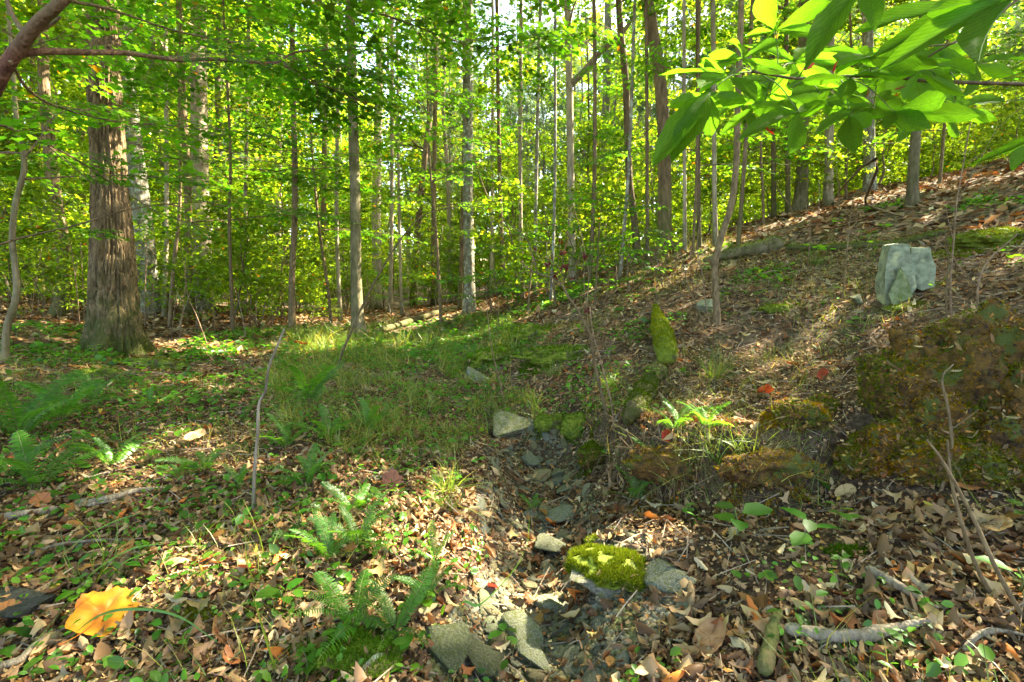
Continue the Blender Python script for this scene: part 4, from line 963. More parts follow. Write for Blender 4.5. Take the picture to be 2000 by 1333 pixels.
LIT2 = [(tv[[0,2,4,6,8+2,8+4,8+6,16+2,16+4,16+6,24]] , np.array([(0,4,1),(4,5,2),(4,2,1),(5,6,3),(5,3,2),(6,10,3),(0,1,7),(7,2,8),(7,1,2),(8,3,9),(8,2,3),(9,3,10)])) for tv in (tm_litter(0, c, b, 40+i)[0] for i, (c, b) in enumerate([(.8,.6),(1.1,.3),(-.5,.7),(.9,-.5)]))]
def tm_small():
    return np.array([(0,-.5,.03),(.24,-.1,.14),(0,.02,0),(-.26,.05,.12),(0.03,.5,.16),(.16,.3,.1)]), np.array([(0,1,2),(0,2,3),(2,4,3),(2,5,4),(1,5,2)])
def litter(name, tms, n, r0, r1, size, power, thick, til):
    x, y = ground_pts(n, r0, r1, 60, power)
    p, px, py, dp, vis = visible_from_side(x, y)
    dens = np.ones(len(x))
    dens[poly_in(px, py, GRASS)] = .62; dens[poly_in(px, py, BED)] = .3; dens[poly_in(px, py, BANK)] = .08; dens[poly_in(px, py, UNDER)] = .15
    dens *= np.clip(1.05+1.6*fbm2(x, y, .9, 3, 31), .25, 1)
    k = vis & (rng.random(len(x)) < dens); p = p[k]; x = x[k]; y = y[k]
    g = G(); n = len(p); nr = Hnf(x, y); which = rng.integers(len(tms), size=n)
    p[:, 2] += rng.random(n)**1.5*thick
    for i, (tv, tf) in enumerate(tms):
        s = which == i; m = int(s.sum())
        if not m: continue
        R = basis(tiltn(nr[s], til, m), rng.random(m)*6.283)
        v, f_, c = scatter(tv, tf, p[s], R, size*np.clip(rng.lognormal(0, .42, m), .35, 2.4), litcol(m)); g.add(v, f_, 0, c)
    return tag(link(name, g.mesh(name, M['litter'])), kind='stuff'), n
_, n1 = litter('fallen_leaves', LIT[1:2]+LIT[4:6]+LIT, 30000, .9, 3.9, .047, .62, .03, .3)
_, n2 = litter('leaf_litter', LIT2, 50000, 3.5, 9.5, .06, .66, .035, .32)
_, n3 = litter('far_leaf_litter', [tm_small()], 70000, 8.5, 26, .11, .75, .04, .32)
x, y = ground_pts(90000, 1.0, 6, 56, .62); p, px, py, dp, vis = visible_from_side(x, y); k = vis & (rng.random(len(x)) < np.where(poly_in(px, py, BED), .35, 1)); p = p[k]; n = len(p)
p[:, 2] += rng.random(n)**1.5*.03+.004; tv = np.array([(0,0,0),(.5,.2,.12),(.1,.9,-.05),(-.4,.45,.14)]); tf = np.array([(0,1,2),(0,2,3)])
v, f_, c = scatter(tv, tf, p, basis(tiltn(Hnf(p[:, 0], p[:, 1]), .45, n), rng.random(n)*6.283), rng.uniform(.008, .03, n), litcol(n)*np.clip(rng.normal(1, .35, (n, 1)), .3, 2)); g = G(); g.add(v, f_, 0, c)
tag(link('leaf_crumbs', g.mesh('leaf_crumbs', M['litter'])), kind='stuff')
# larger leaves that can be picked out one by one ------------------
LITM = []
for i, (tv, tf) in enumerate(LIT):
    for j in range(2):
        g = G(); g.add(tv, tf, 0, LITC[(i*2+j*5) % len(LITC)]*1.15); LITM.append(g.mesh('fallen_leaf', M['litter']))
def leaf_at(px, py, size, mesh, name='fallen_leaf', label=None, group=None, yaw=None, til=.3, lift=.02, p=None):
    if label and size < .24: size *= .78
    p = gp(px, py) if p is None else p
    nr = Hnf(p[None, 0], p[None, 1]); nn = tiltn(nr, til, 1)[0]
    q = Vector(nn.tolist()).to_track_quat('Z', 'Y').to_matrix() @ Matrix.Rotation(yaw if yaw is not None else rng.random()*6.28, 3, 'Z')
    o = link(name, mesh, None, p+np.array([0, 0, lift]), q.to_euler(), size)
    return tag(o, label or 'curled brown fallen leaf lying on top of the leaf litter', 'leaf', group)
x, y = ground_pts(1600, 1.5, 6.5, 50, .6); p, px, py, dp, vis = visible_from_side(x, y, 0)
ii = np.where(vis & (py < 1333) & ~poly_in(px, py, BANK))[0][:250]
for i in ii: leaf_at(0, 0, rng.uniform(.065, .115), LITM[rng.integers(len(LITM))], group='larger brown leaves on the litter', p=p[i], lift=.035, til=.35)
def colleaf(kind, curl, bend, seed, col, detail=True):
    tv, tf = tm_litter(kind, curl, bend, seed); g = G(); g.add(tv, tf, 0, col); return g.mesh('fallen_leaf', M['litter'])
def bigleaf_mesh(seed, col, col2, kind='maple'):
    """a large crumpled leaf, finely divided"""
    rr = np.random.default_rng(seed); n, m = 12, 44
    V = [(0, 0, 0)]; th = np.linspace(0, 2*np.pi, m, endpoint=False)
    lob = .37+.085*np.abs(np.cos(2.5*th))+.012*np.cos(9*th+seed)+.014*rr.normal(size=m)
    if kind == 'ovate': lob = .5/np.sqrt((np.cos(th)/1.0)**2+(np.sin(th)/.72)**2)*(1+.03*np.cos(14*th))
    for k in range(1, n+1):
        for j in range(m):
            r_ = lob[j]*k/n; V.append((r_*math.cos(th[j]), r_*math.sin(th[j]), 0))
    V = np.array(V, float); V[:, 2] = .12*fbm(V*3.4+seed, 4, seed)+.035*np.abs(np.sin(2.5*np.arctan2(V[:, 1], V[:, 0]+1e-6)))*np.hypot(V[:, 0], V[:, 1])*3+.5*np.hypot(V[:, 0], V[:, 1])**2.0*(V[:, 0] > 0)
    F_ = [(0, 1+j, 1+(j+1) % m) for j in range(m)]; Q = []
    for k in range(n-1):
        for j in range(m): a = 1+k*m+j; b = 1+k*m+(j+1) % m; Q.append((a, a+m, b+m, b))
    t = np.clip(.5+.9*fbm(V*6, 3, seed+4), 0, 1)[:, None]
    c = np.array(col)*(1-t)+np.array(col2)*t
    an = np.arctan2(V[:, 1], V[:, 0]+1e-9); vein = (np.abs(np.sin(2.5*an)) < .10/(.3+np.hypot(V[:, 0], V[:, 1])*2.2))[:, None]; c = np.where(vein, c*.62, c)
    g = G(); g.add(V, Q, 0, c); base = 0; g.L.append(np.array(F_).ravel()); g.T.append(np.full(len(F_), 3)); g.M.append(np.zeros(len(F_), int))
    pth = np.array([(0, 0, -.0), (-.2, .0, -.01), (-.5, .02, .03), (-.7, .1, .06)]); add_tube(g, smooth_path(pth, 4), .008, 4, 0, col2)
    return g.mesh('fallen_leaf', M['litter'], True)
leaf_at(205, 1228, .25, bigleaf_mesh(3, (.50,.25,.015), (.28,.09,.012)), 'yellow_leaf', 'large golden yellow crumpled leaf at the lower left, the brightest on the ground', yaw=.4, til=.15, lift=.045)
leaf_at(1385, 1268, .20, bigleaf_mesh(8, (.36,.20,.09), (.26,.13,.06), 'ovate'), 'brown_leaf', 'broad tan brown leaf with a dark midrib lying near the pale stick', yaw=1.9, til=.12, lift=.04)
leaf_at(382, 872, .20, bigleaf_mesh(5, (.45,.30,.15), (.38,.22,.10), 'ovate'), 'tan_leaf', 'sunlit tan leaf with a rounded outline in the patch of sun on the left', yaw=.5, til=.2, lift=.06)
leaf_at(408, 1116, .11, bigleaf_mesh(9, (.50,.13,.03), (.35,.07,.03), 'ovate'), 'orange_leaf', 'glowing orange red leaf lying left of the fern stems', yaw=2.2, til=.2, lift=.04)
leaf_at(482, 1138, .11, bigleaf_mesh(10, (.42,.13,.04), (.30,.09,.04), 'ovate'), 'orange_leaf', 'narrow rust orange leaf standing on edge beside the small stems', yaw=1.1, til=.7, lift=.05)
leaf_at(82, 1000, .14, bigleaf_mesh(12, (.38,.16,.05), (.28,.10,.05)), 'rust_leaf', 'curled rust coloured leaf below the dark green fern at left', yaw=2.0, til=.6, lift=.05)
leaf_at(15, 1225, .13, bigleaf_mesh(14, (.40,.18,.05), (.30,.11,.05)), 'rust_leaf', 'rust leaf at the left edge beside the dark bark slab', yaw=1.0, til=.5, lift=.04)
leaf_at(766, 962, .19, bigleaf_mesh(15, (.34,.13,.06), (.25,.10,.06)), 'red_brown_leaf', 'lobed red brown leaf standing upright in the sun patch', yaw=1.3, til=.8, lift=.06)
leaf_at(590, 688, .26, bigleaf_mesh(16, (.33,.12,.04), (.25,.09,.04)), 'russet_leaf', 'big russet leaf upright on the sunny edge of the path', yaw=.3, til=1.0, lift=.13)
leaf_at(680, 1093, .14, bigleaf_mesh(17, (.33,.12,.06), (.45,.22,.03)), 'red_leaf', 'crumpled leaf of yellow and red below the sun patch', yaw=.8, til=.6, lift=.04)
leaf_at(1494, 777, .20, bigleaf_mesh(18, (.62,.13,.03), (.50,.10,.03)), 'flame_leaf', 'flame orange oak leaf standing upright in the sun on the right bank', yaw=.2, til=.6, lift=.05)
leaf_at(1605, 748, .14, bigleaf_mesh(19, (.45,.10,.04), (.33,.08,.04), 'ovate'), 'red_oval_leaf', 'dark red oval leaf standing up above the mossy stump', yaw=1.4, til=1.1, lift=.07)
leaf_at(1712, 742, .17, bigleaf_mesh(20, (.60,.22,.04), (.45,.12,.04)), 'flame_leaf', 'orange leaf resting at the top edge of the mossy stump', yaw=.4, til=.4, lift=.06)
leaf_at(1550, 722, .22, bigleaf_mesh(21, (.48,.20,.05), (.33,.12,.05), 'ovate'), 'orange_brown_leaf', 'flat orange brown leaf among the grey litter of the slope', yaw=.1, til=.3, lift=.05)
leaf_at(1075, 1035, .14, bigleaf_mesh(22, (.60,.14,.03), (.50,.20,.03)), 'flame_leaf', 'bright orange leaf tucked under the blue grey stone', yaw=.6, til=.3, lift=.05)
leaf_at(962, 1165, .10, bigleaf_mesh(23, (.50,.13,.10), (.42,.10,.08), 'ovate'), 'pink_red_leaf', 'thin pinkish red leaf hanging on the grass stem in the stream bed', yaw=1.7, til=1.0, lift=.05)
leaf_at(1018, 1190, .10, bigleaf_mesh(24, (.42,.30,.25), (.36,.24,.20)), 'pink_tan_leaf', 'smooth pinkish tan leaf lying on the stones of the stream bed', yaw=1.7, til=.4, lift=.05)
leaf_at(1303, 892, .13, bigleaf_mesh(25, (.50,.05,.03), (.40,.05,.03)), 'red_leaf', 'bright red leaf caught below the sunlit fern', yaw=.7, til=.8, lift=.06)
leaf_at(1650, 978, .14, bigleaf_mesh(26, (.50,.36,.16), (.42,.28,.12), 'ovate'), 'yellow_tan_leaf', 'yellowish leaf with curled edge below the rusty stump', yaw=.7, til=.4, lift=.04)
leaf_at(1945, 1060, .19, bigleaf_mesh(27, (.45,.33,.16), (.34,.17,.06), 'ovate'), 'folded_leaf', 'long folded buff and brown leaf on the right bank near the frame edge', yaw=-.3, til=.4, lift=.04)
leaf_at(1890, 962, .17, bigleaf_mesh(28, (.40,.17,.05), (.33,.13,.05), 'ovate'), 'russet_leaf', 'long russet leaf under the rusty stump at the right', yaw=.1, til=.3, lift=.04)

# rocks -------------------------------------------------------------
def ico(sub):
    t = (1+5**.5)/2
    v = norm(np.array([(-1,t,0),(1,t,0),(-1,-t,0),(1,-t,0),(0,-1,t),(0,1,t),(0,-1,-t),(0,1,-t),(t,0,-1),(t,0,1),(-t,0,-1),(-t,0,1)], float))
    f = [(0,11,5),(0,5,1),(0,1,7),(0,7,10),(0,10,11),(1,5,9),(5,11,4),(11,10,2),(10,7,6),(7,1,8),(3,9,4),(3,4,2),(3,2,6),(3,6,8),(3,8,9),(4,9,5),(2,4,11),(6,2,10),(8,6,7),(9,8,1)]
    v = list(map(tuple, v))
    for _ in range(sub):
        cache = {}; nf = []
        def mid(a, b):
            k = (min(a, b), max(a, b))
            if k not in cache: m = norm((np.array(v[a])+np.array(v[b]))/2); cache[k] = len(v); v.append(tuple(m))
            return cache[k]
        for a, b, c in f:
            ab, bc, ca = mid(a, b), mid(b, c), mid(c, a); nf += [(a, ab, ca), (b, bc, ab), (c, ca, bc), (ab, bc, ca)]
        f = nf
    return np.array(v), np.array(f)
ICO = {k: ico(k) for k in (1, 2, 3, 4, 5)}
def rock_mesh(seed, sub=2, nplanes=11, rough=.05, dims=(1, 1, 1), mat='rock', col=(1, 1, 1), lo=.5, hi=.85, name='stone'):
    rr = np.random.default_rng(seed); v, f = ICO[sub]; v = v.copy()*1.25
    nn = norm(rr.normal(0, 1, (nplanes, 3))); nn = np.vstack([nn, [0, 0, 1], [0, 0, -1]]); dd = np.append(rr.uniform(lo, hi, nplanes), [rr.uniform(.5, .75), .6])
    for a, b in zip(nn, dd):
        t = v@a; ex = np.maximum(t-b, 0); v = v-ex[:, None]*a
    v = v*(1+rough*fbm(v*3+seed, 3, seed)[:, None]); v = v*np.array(dims)
    g = G(); g.add(v, f, 0, np.array(col)*(1+.1*rr.normal())); return g.mesh(name, M[mat])
STO = [rock_mesh(s, 1 if s < 8 else 2, 9, .04, (1, rng.uniform(.6, .95), rng.uniform(.28, .5)), col=[(1,1,1),(1.15,1.12,.95),(.8,.86,.92),(1.2,1.05,.8)][s % 4]) for s in range(16)]
def put(mesh, px, py, size, name, label, cat='stone', group=None, rz=None, til=.2, sink=0.3, p=None, up=None):
    p = gp(px, py) if p is None else p
    nr = Hnf(p[None, 0], p[None, 1]); nn = tiltn(nr, til, 1)[0] if up is None else norm(np.array(up))
    q = Vector(nn.tolist()).to_track_quat('Z', 'Y').to_matrix() @ Matrix.Rotation(rng.random()*6.28 if rz is None else rz, 3, 'Z')
    s = size if hasattr(size, '__len__') else (size,)*3
    o = link(name, mesh, None, p+np.array([0, 0, s[2]*(.4-sink)]), q.to_euler(), s)
    return tag(o, label, cat, group)
# stream bed stones: the ones that stand out
NAMED = [
 (1000,848,.26,(1.15,1.15,.9),'pale flat ledge stone at the head of the stream bed',.0),(1040,905,.12,(.8,.9,.95),'large grey blue stone in the middle of the stream bed',.6),
 (968,925,.075,(1,1.05,.95),'greenish slab tilted at the left side of the stream bed',1.0),(1062,938,.10,(1.25,1.15,.9),'tan flat stone in the stream bed beside the grey ones',.2),(1090,932,.075,(1,1.05,1.0),'grey square stone touching the tan flat stone',.4),
 (1105,962,.09,(1,1.08,1.0),'pale green flat slab at the right side of the stream bed',.3),(960,835,.04,(1,1,.9),'small grey stone below the ledge',.1),(985,885,.05,(1.1,1.1,1),'small pale stone left of the large grey blue one',.1),
 (1095,1018,.13,(.85,.95,1.0),'upright blue grey stone with sunlit edge beside the orange leaf',.5),(1062,1012,.085,(.8,.85,.7),'dark greenish stone leaning on the upright blue grey stone',.3),
 (1070,1075,.13,(.85,.9,.8),'mottled dark stone left of the bright moss cushion',.9),(1000,1050,.05,(1.2,1.2,1.1),'small pale stone among lit leaves',.5),(897,1027,.05,(1.15,1.15,1.05),'rounded pale grey stone in the sun patch',.5),
 (1075,1195,.10,(1,1.05,.9),'pale mottled stone below the pinkish leaf',.3),(1050,1228,.05,(1.9,1.2,.45),'small ochre yellow stone block in the stream bed',.5),(965,1245,.065,(.95,1.05,.9),'grey oblong stone standing in front of the ledge',.1),
 (1018,1255,.11,(1,1.08,.9),'long narrow slab running towards the viewer',1.2),(1045,1300,.09,(.95,1.03,.95),'grey green slab below the long narrow one',1.0),(870,1290,.12,(.42,.48,.34),'dark mossy ledge stone at the bottom left of the stream bed',.1),
 (955,1318,.13,(.42,.48,.36),'dark flat ledge stone at the bottom of the view',.2),(945,1195,.06,(.9,.95,.75),'mossy stone block above the oblong grey stone',.3),(1110,1290,.06,(1.1,1.1,1),'small pale stone at the bottom of the stream bed',.3),
 (1340,1215,.06,(1.1,1.12,1.05),'pale grey stone half buried right of the moss slab',.2),(1300,1140,.12,(1.0,1.08,1.05),'pale end of the slab under the bright moss',.4),
]
for i, (a, b, s, c, lab, yaw) in enumerate(NAMED):
    put(rock_mesh(100+i, 3, 8, .05, (1, .72, .34 if i else .22), col=c), a, b, s*1.02, 'stone', lab, rz=yaw, til=.15, sink=.1, group='stones of the stream bed')
xs = rng.uniform(820, 1340, 5000); ys = rng.uniform(820, 1333, 5000); k = poly_in(xs, ys, BED); q, ok = gps(xs[k], ys[k]); q = q[ok]
core = np.interp(proj(q)[1], [830, 950, 1100, 1333], [1030, 1030, 1020, 1040]); dxx = np.abs(proj(q)[0]-core); q = q[rng.random(len(q)) < np.exp(-(dxx/110)**2)]
for p in q[:260]: put(STO[rng.integers(16)], 0, 0, rng.uniform(.02, .07), 'stone', 'loose angular grey stone lying in the dry stream bed', group='small stones of the stream bed', p=p, sink=.25)
v1, f1 = ICO[1]; v1 = np.clip(v1*1.2, -.8, .8)*[1, .8, .45]
xs = rng.uniform(820, 1400, 16000); ys = rng.uniform(815, 1340, 16000); k = poly_in(xs, ys, BED); qq, ok = gps(xs[k], ys[k]); qq = qq[ok]
qq = qq[:9000] if len(qq) > 9000 else qq; R = basis(tiltn(Hnf(qq[:, 0], qq[:, 1]), .4, len(qq)), rng.random(len(qq))*6.28); base_c = np.array([(1,1,.95),(1.2,1.15,.95),(.8,.85,.85),(1.15,1.0,.7)])[rng.integers(4, size=len(qq))]*np.clip(rng.normal(.8, .3, (len(qq), 1)), .3, 1.5)
v8 = np.array([(-1,-.8,-.3),(1,-.7,-.3),(.8,.9,-.3),(-.9,.7,-.3),(-.7,-.5,.4),(.6,-.5,.35),(.6,.5,.4),(-.5,.5,.3)]); f8 = np.array([(0,1,5,4),(1,2,6,5),(2,3,7,6),(3,0,4,7),(4,5,6,7)])
sv, sf, sc_ = scatter(v8, f8, qq, R, rng.uniform(.004, .02, len(qq)), base_c); g = G(); g.add(sv, sf, 0, sc_); tag(link('gravel', g.mesh('gravel', M['rock'])), kind='stuff')

def moss_on(parent, pts, nrm, n, L=(.012, .03), name='moss', w=.10, mat='moss', col=(1, 1, 1)):
    n = int(n)
    """short moss blades growing from surface points (already relative to parent)"""
    i = rng.integers(len(pts), size=n); p = pts[i]; nn = tiltn(nrm[i], .45, n)
    tv, tf = np.array([(-w, 0, 0), (w, 0, 0), (0, .25, 1.0)]), np.array([(0, 1, 2)])
    v, f_, c = scatter(tv, tf, p, basis(nn, rng.random(n)*6.28), rng.uniform(L[0], L[1], n), np.clip(rng.normal(1, .3, (n, 1)), .3, 1.9)*np.array(col))
    g = G(); g.add(v, f_, 0, c); return tag(link(name, g.mesh(name, M[mat]), parent), kind='stuff')
def lumpy(sub, dims, seed, amp=.25, fr=1.6, flat=.0, oct=5):
    v, f = ICO[sub]; v = v.copy(); n0 = v.copy()
    v = v*(1+amp*fbm(v*fr+seed, oct, seed)[:, None])*np.array(dims)
    nn = norm(n0/np.array(dims)); return v, f, nn
def samp(v, f, n):
    a, b, c = v[f[:, 0]], v[f[:, 1]], v[f[:, 2]]; cr = np.cross(b-a, c-a); ar = np.linalg.norm(cr, axis=1); i = rng.choice(len(f), n, p=ar/ar.sum())
    u, w = rng.random((2, n, 1)); s = u+w > 1; u = np.where(s, 1-u, u); w = np.where(s, 1-w, w)
    return a[i]+(b[i]-a[i])*u+(c[i]-a[i])*w, norm(cr[i])
def chips(parent, A, B, n):
    i = rng.integers(len(A), size=n); sz = np.stack([rng.uniform(.003, .009, n), rng.uniform(.008, .032, n), rng.uniform(.004, .014, n)], -1)
    pal = np.array([(.15,.06,.015),(.22,.10,.02),(.07,.03,.012),(.03,.018,.01),(.20,.13,.03),(.10,.10,.02)])
    v, f_, c = scatter(v8, f8, A[i], basis(tiltn(B[i], .8, n), rng.random(n)*6.28), sz, pal[rng.integers(6, size=n)]*np.clip(rng.lognormal(0, .4, (n, 1)), .4, 2)*1.5)
    g = G(); g.add(v, f_, 0, c); tag(link('wood_chips', g.mesh('wood_chips', M['chips']), parent), kind='stuff')
def mound(px, py, dims, seed, name, label, cat, mat='log_moss', mossn=1500, L=(.01, .025), amp=.5, fr=1.9, sub=4, sink=.35, col=(1, 1, 1), mname='moss', rz=0, upz=.1, p=None):
    p = gp(px, py) if p is None else p
    r = root(name, p, label, cat); v, f, nn = lumpy(sub, dims, seed, amp, fr); c_, s_ = math.cos(rz), math.sin(rz)
    v = v@np.array([[c_, s_, 0], [-s_, c_, 0], [0, 0, 1]]); v[:, 2] += dims[2]*(.5-sink)
    g = G(); g.add(v, f); link('body', g.mesh('body', M[mat], True), r)
    if mossn:
        sp, sn = samp(v, f, mossn*3); k = (sn[:, 2] > upz) & (fbm(sp*6/max(dims)*.3+seed, 3, seed) > -.3); moss_on(r, sp[k], sn[k], mossn, L, mname, col=col)
        m = mossn*2; a_ = rng.random(m)*6.283; rr_ = rng.uniform(.6, 1.75, m); q = np.stack([np.cos(a_)*dims[0]*rr_, np.sin(a_)*dims[1]*rr_, 0*a_], -1)@np.array([[c_, s_, 0], [-s_, c_, 0], [0, 0, 1]])
        k = fbm(np.stack([q[:, 0], q[:, 1], 0*a_], -1)*2.2/max(dims)*.6+seed, 3, seed+9) > (rr_-1.05)*.75; q = q[k]; q[:, 2] = Hfast(q[:, 0]+p[0], q[:, 1]+p[1])-p[2]
        if len(q): moss_on(r, q, np.tile([0, 0, 1.], (len(q), 1)), len(q), (L[0]*1.2, L[1]*1.3), mname, col=col)
        nd = max(8, int(90*dims[0]*dims[1]/.1*.5)); sp, sn = samp(v, f, nd*4); k = sn[:, 2] > .45; debris(r, sp[k][:nd], sn[k][:nd], .04 if max(dims) < .25 else .065)
        if name == 'earth_bank': chips(r, sp, sn, 1500)
    return r
def debris(parent, p, n, size, name='leaf_debris'):
    if len(p) == 0: return
    tv, tf = LIT2[0]; tv = tv.copy(); v, f_, c = scatter(tv, tf, p+n*.008, basis(tiltn(n, .4, len(p)), rng.random(len(p))*6.28), size*rng.uniform(.5, 1.4, len(p)), litcol(len(p)))
    g = G(); g.add(v, f_, 0, c); tag(link(name, g.mesh(name, M['litter']), parent), kind='stuff')
# slab with the bright moss cushion
p = gp(1205, 1125); slab = root('mossy_slab', p, 'flat stone slab topped with a bright yellow green moss cushion', 'stone')
rm = rock_mesh(301, 4, 9, .05, (1, .62, .28), name='slab'); o = link('slab', rm, slab, (0.03, 0, -.02), (0, .03, .1), .31)
v, f, nn = lumpy(4, (.185, .15, .05), 7, .3, 1.8); v[:, :2] *= (1+.35*fbm(v[:, [0, 1, 1]]*14, 3, 5))[:, None]; v += [-.03, .02, .03]; g = G(); g.add(v, f); link('moss_cushion', g.mesh('moss_cushion', M['log_moss'], True), slab)
sp, sn = samp(v, f, 20000); k = (sn[:, 2] > 0) & (fbm(sp*16, 3, 3) > -.25); debris(slab, sp[k][:14], sn[k][:14], .035); moss_on(slab, sp[k], sn[k], 14000, (.008, .03), 'moss', .09, col=(.85, .85, .55))
mound(1075, 835, (.16, .12, .09), 21, 'mossy_rock', 'mossy rock at the head of the stream bed beside the ledge', 'rock', mossn=2500, col=(.8, .95, .8))
mound(1130, 840, (.15, .13, .13), 22, 'mossy_rock', 'rounded rock thick with dark green moss below the shrub stems', 'rock', mossn=3000, col=(.7, .95, .8))
mound(1165, 900, (.24, .13, .12), 23, 'mossy_bank', 'mossy undercut bank on the right side of the stream bed', 'bank', 'stump', mossn=6000, col=(.75, .85, .5), rz=1.2)
mound(1330, 935, (.34, .10, .10), 27, 'earth_bank', 'dark undercut earth bank with roots below the sunlit fern', 'bank', 'stump', mossn=2500, col=(1.6, .8, .35), mname='rusty_moss', rz=-.15, amp=.7)
mound(1500, 930, (.24, .10, .09), 28, 'earth_bank', 'rust brown earth hump between the fern bank and the rotten stump', 'bank', 'stump', mossn=2000, col=(1.8, .85, .35), mname='rusty_moss', amp=.7)
mound(1030, 662, (.42, .3, .18), 24, 'moss_hummock', 'moss covered hummock on the left foot of the leafy slope', 'hummock', mossn=4000, L=(.02, .05), col=(.75, 1, .7))
mound(1100, 700, (.5, .2, .12), 25, 'moss_hummock', 'long mossy hummock below the curved shrub stem', 'hummock', mossn=3500, L=(.02, .05), col=(.7, .95, .7))
mound(970, 700, (.25, .6, .12), 26, 'moss_hummock', 'mossy ridge running down beside the dark wedge of rock', 'hummock', mossn=3500, L=(.02, .05), col=(.7, .95, .6), rz=-.5)
mound(1165, 1060, (.06, .05, .02), 41, 'moss_tuft', 'small moss tuft above the bright cushion', 'moss', mossn=600, col=(1.1, 1.1, .8))
mound(1762, 606, (.17, .07, .035), 51, 'moss_patch', 'moss and litter banked against the foot of the standing stone', 'moss', mossn=900, col=(.8, .8, .5))
mound(395, 1215, (.08, .07, .025), 42, 'moss_patch', 'brownish moss patch right of the large yellow leaf', 'moss', mossn=1500, col=(1, .8, .6))
mound(690, 1290, (.16, .12, .04), 43, 'moss_carpet', 'green moss carpet under the fern at the bottom of the view', 'moss', mossn=5000, col=(.65, .95, .7))
mound(580, 1265, (.07, .06, .02), 44, 'moss_patch', 'small dark moss patch left of the bottom fern', 'moss', mossn=1000, col=(.7, .9, .7))
mound(1655, 1085, (.08, .035, .012), 45, 'moss_mat', 'dark green moss mat on the right bank under the seedlings', 'moss', mossn=1500, L=(.01, .03), col=(.5, .75, .4))
mound(190, 745, (.30, .14, .1), 46, 'mossy_root', 'dark moss covered root hump in front of the oak', 'root', mossn=3500, col=(.5, .75, .5))
mound(300, 715, (.55, .18, .09), 47, 'mossy_root', 'moss covered root spreading from the oak to the right', 'root', mossn=4500, col=(.9, .85, .5), rz=-.35)
mound(1945, 475, (.5, .22, .13), 48, 'moss_hummock', 'bright moss hummock high on the slope at the right edge', 'hummock', mossn=3500, L=(.02, .05), col=(1.3, 1.3, .8))
mound(1520, 608, (.18, .12, .05), 49, 'moss_patch', 'moss patch on the slope below the long log', 'moss', mossn=1200, L=(.015, .035), col=(.9, 1, .7))
mound(1700, 705, (.12, .06, .03), 50, 'moss_patch', 'small moss patch on the slope above the stump', 'moss', mossn=800, col=(1, 1, .8))
# rotten stump mass on the right bank
def stump(label, lumps, mossn, cg, cr):
    p = gp(*lumps[0][:2]); r = root('rotten_stump', p, label, 'stump'); A, B = [], []
    for k, (a, b, dm, sd) in enumerate(lumps):
        q = gp(a, b)-p; v, f = ICO[4]; n0 = v
        rid = 1-np.abs(fbm(v*2.3+sd, 4, sd))*2.2; v = v*(1+.5*fbm(v*1.3+sd, 3, sd)+.42*rid*.6+.30*fbm(v*5+sd, 4, sd+3))[:, None]*np.array(dm)*np.array([.82, .82, .82])
        v[:, 2] += dm[2]*.12; v = v+q; g = G(); g.add(v, f); link('body', g.mesh('body', M['stump'], True), r)
        sp, sn = samp(v, f, int(mossn*1.5)); kk = sn[:, 2] > -.3; A.append(sp[kk]); B.append(sn[kk])
    A = np.concatenate(A); B = np.concatenate(B); t = fbm(A*3.2+5, 3, 9)
    moss_on(r, A[t > .02], B[t > .02], mossn*4, (.008, .028), 'moss', col=cg); moss_on(r, A[t < .1], B[t < .1], mossn*3, (.006, .022), 'rusty_moss', col=cr); k = np.where(B[:, 2] > .35)[0][::40]; debris(r, A[k], B[k], .05); chips(r, A, B, mossn//4)
stump('broad rotten stump mound covered in moss and rust on the right bank', [(1850,770,(.34,.3,.34),61),(1790,800,(.24,.2,.3),62),(1930,760,(.3,.3,.36),63),(1830,850,(.26,.2,.2),64),(1740,790,(.16,.2,.26),65)], 9000, (.95,.95,.4), (2.0,.9,.35))
stump('rotten stump mass cut by the right edge of the view', [(2000,800,(.34,.3,.36),71),(1985,880,(.3,.2,.2),72),(2060,860,(.3,.3,.3),73)], 6000, (.8,.9,.4), (1.9,.85,.35))
stump('crumbling rust brown foot of the rotten stump', [(1770,900,(.22,.16,.17),81),(1850,925,(.24,.15,.15),82),(1700,915,(.16,.12,.14),83),(1920,940,(.2,.14,.12),84)], 6000, (1.0,.8,.3), (2.4,.95,.35))
stump('small rotten stump of rust brown wood left of the big mossy one', [(1560,825,(.13,.11,.12),91),(1600,815,(.11,.1,.1),92),(1520,830,(.09,.08,.08),93)], 2500, (1.0,.9,.4), (2.2,.95,.4))
rw = mound(1915, 668, (.34, .14, .09), 67, 'rotten_wood_chunk', 'red brown rotten wood chunk on top of the mossy stump', 'wood', 'rotwood', mossn=0, amp=.55, fr=2.4, sub=5)

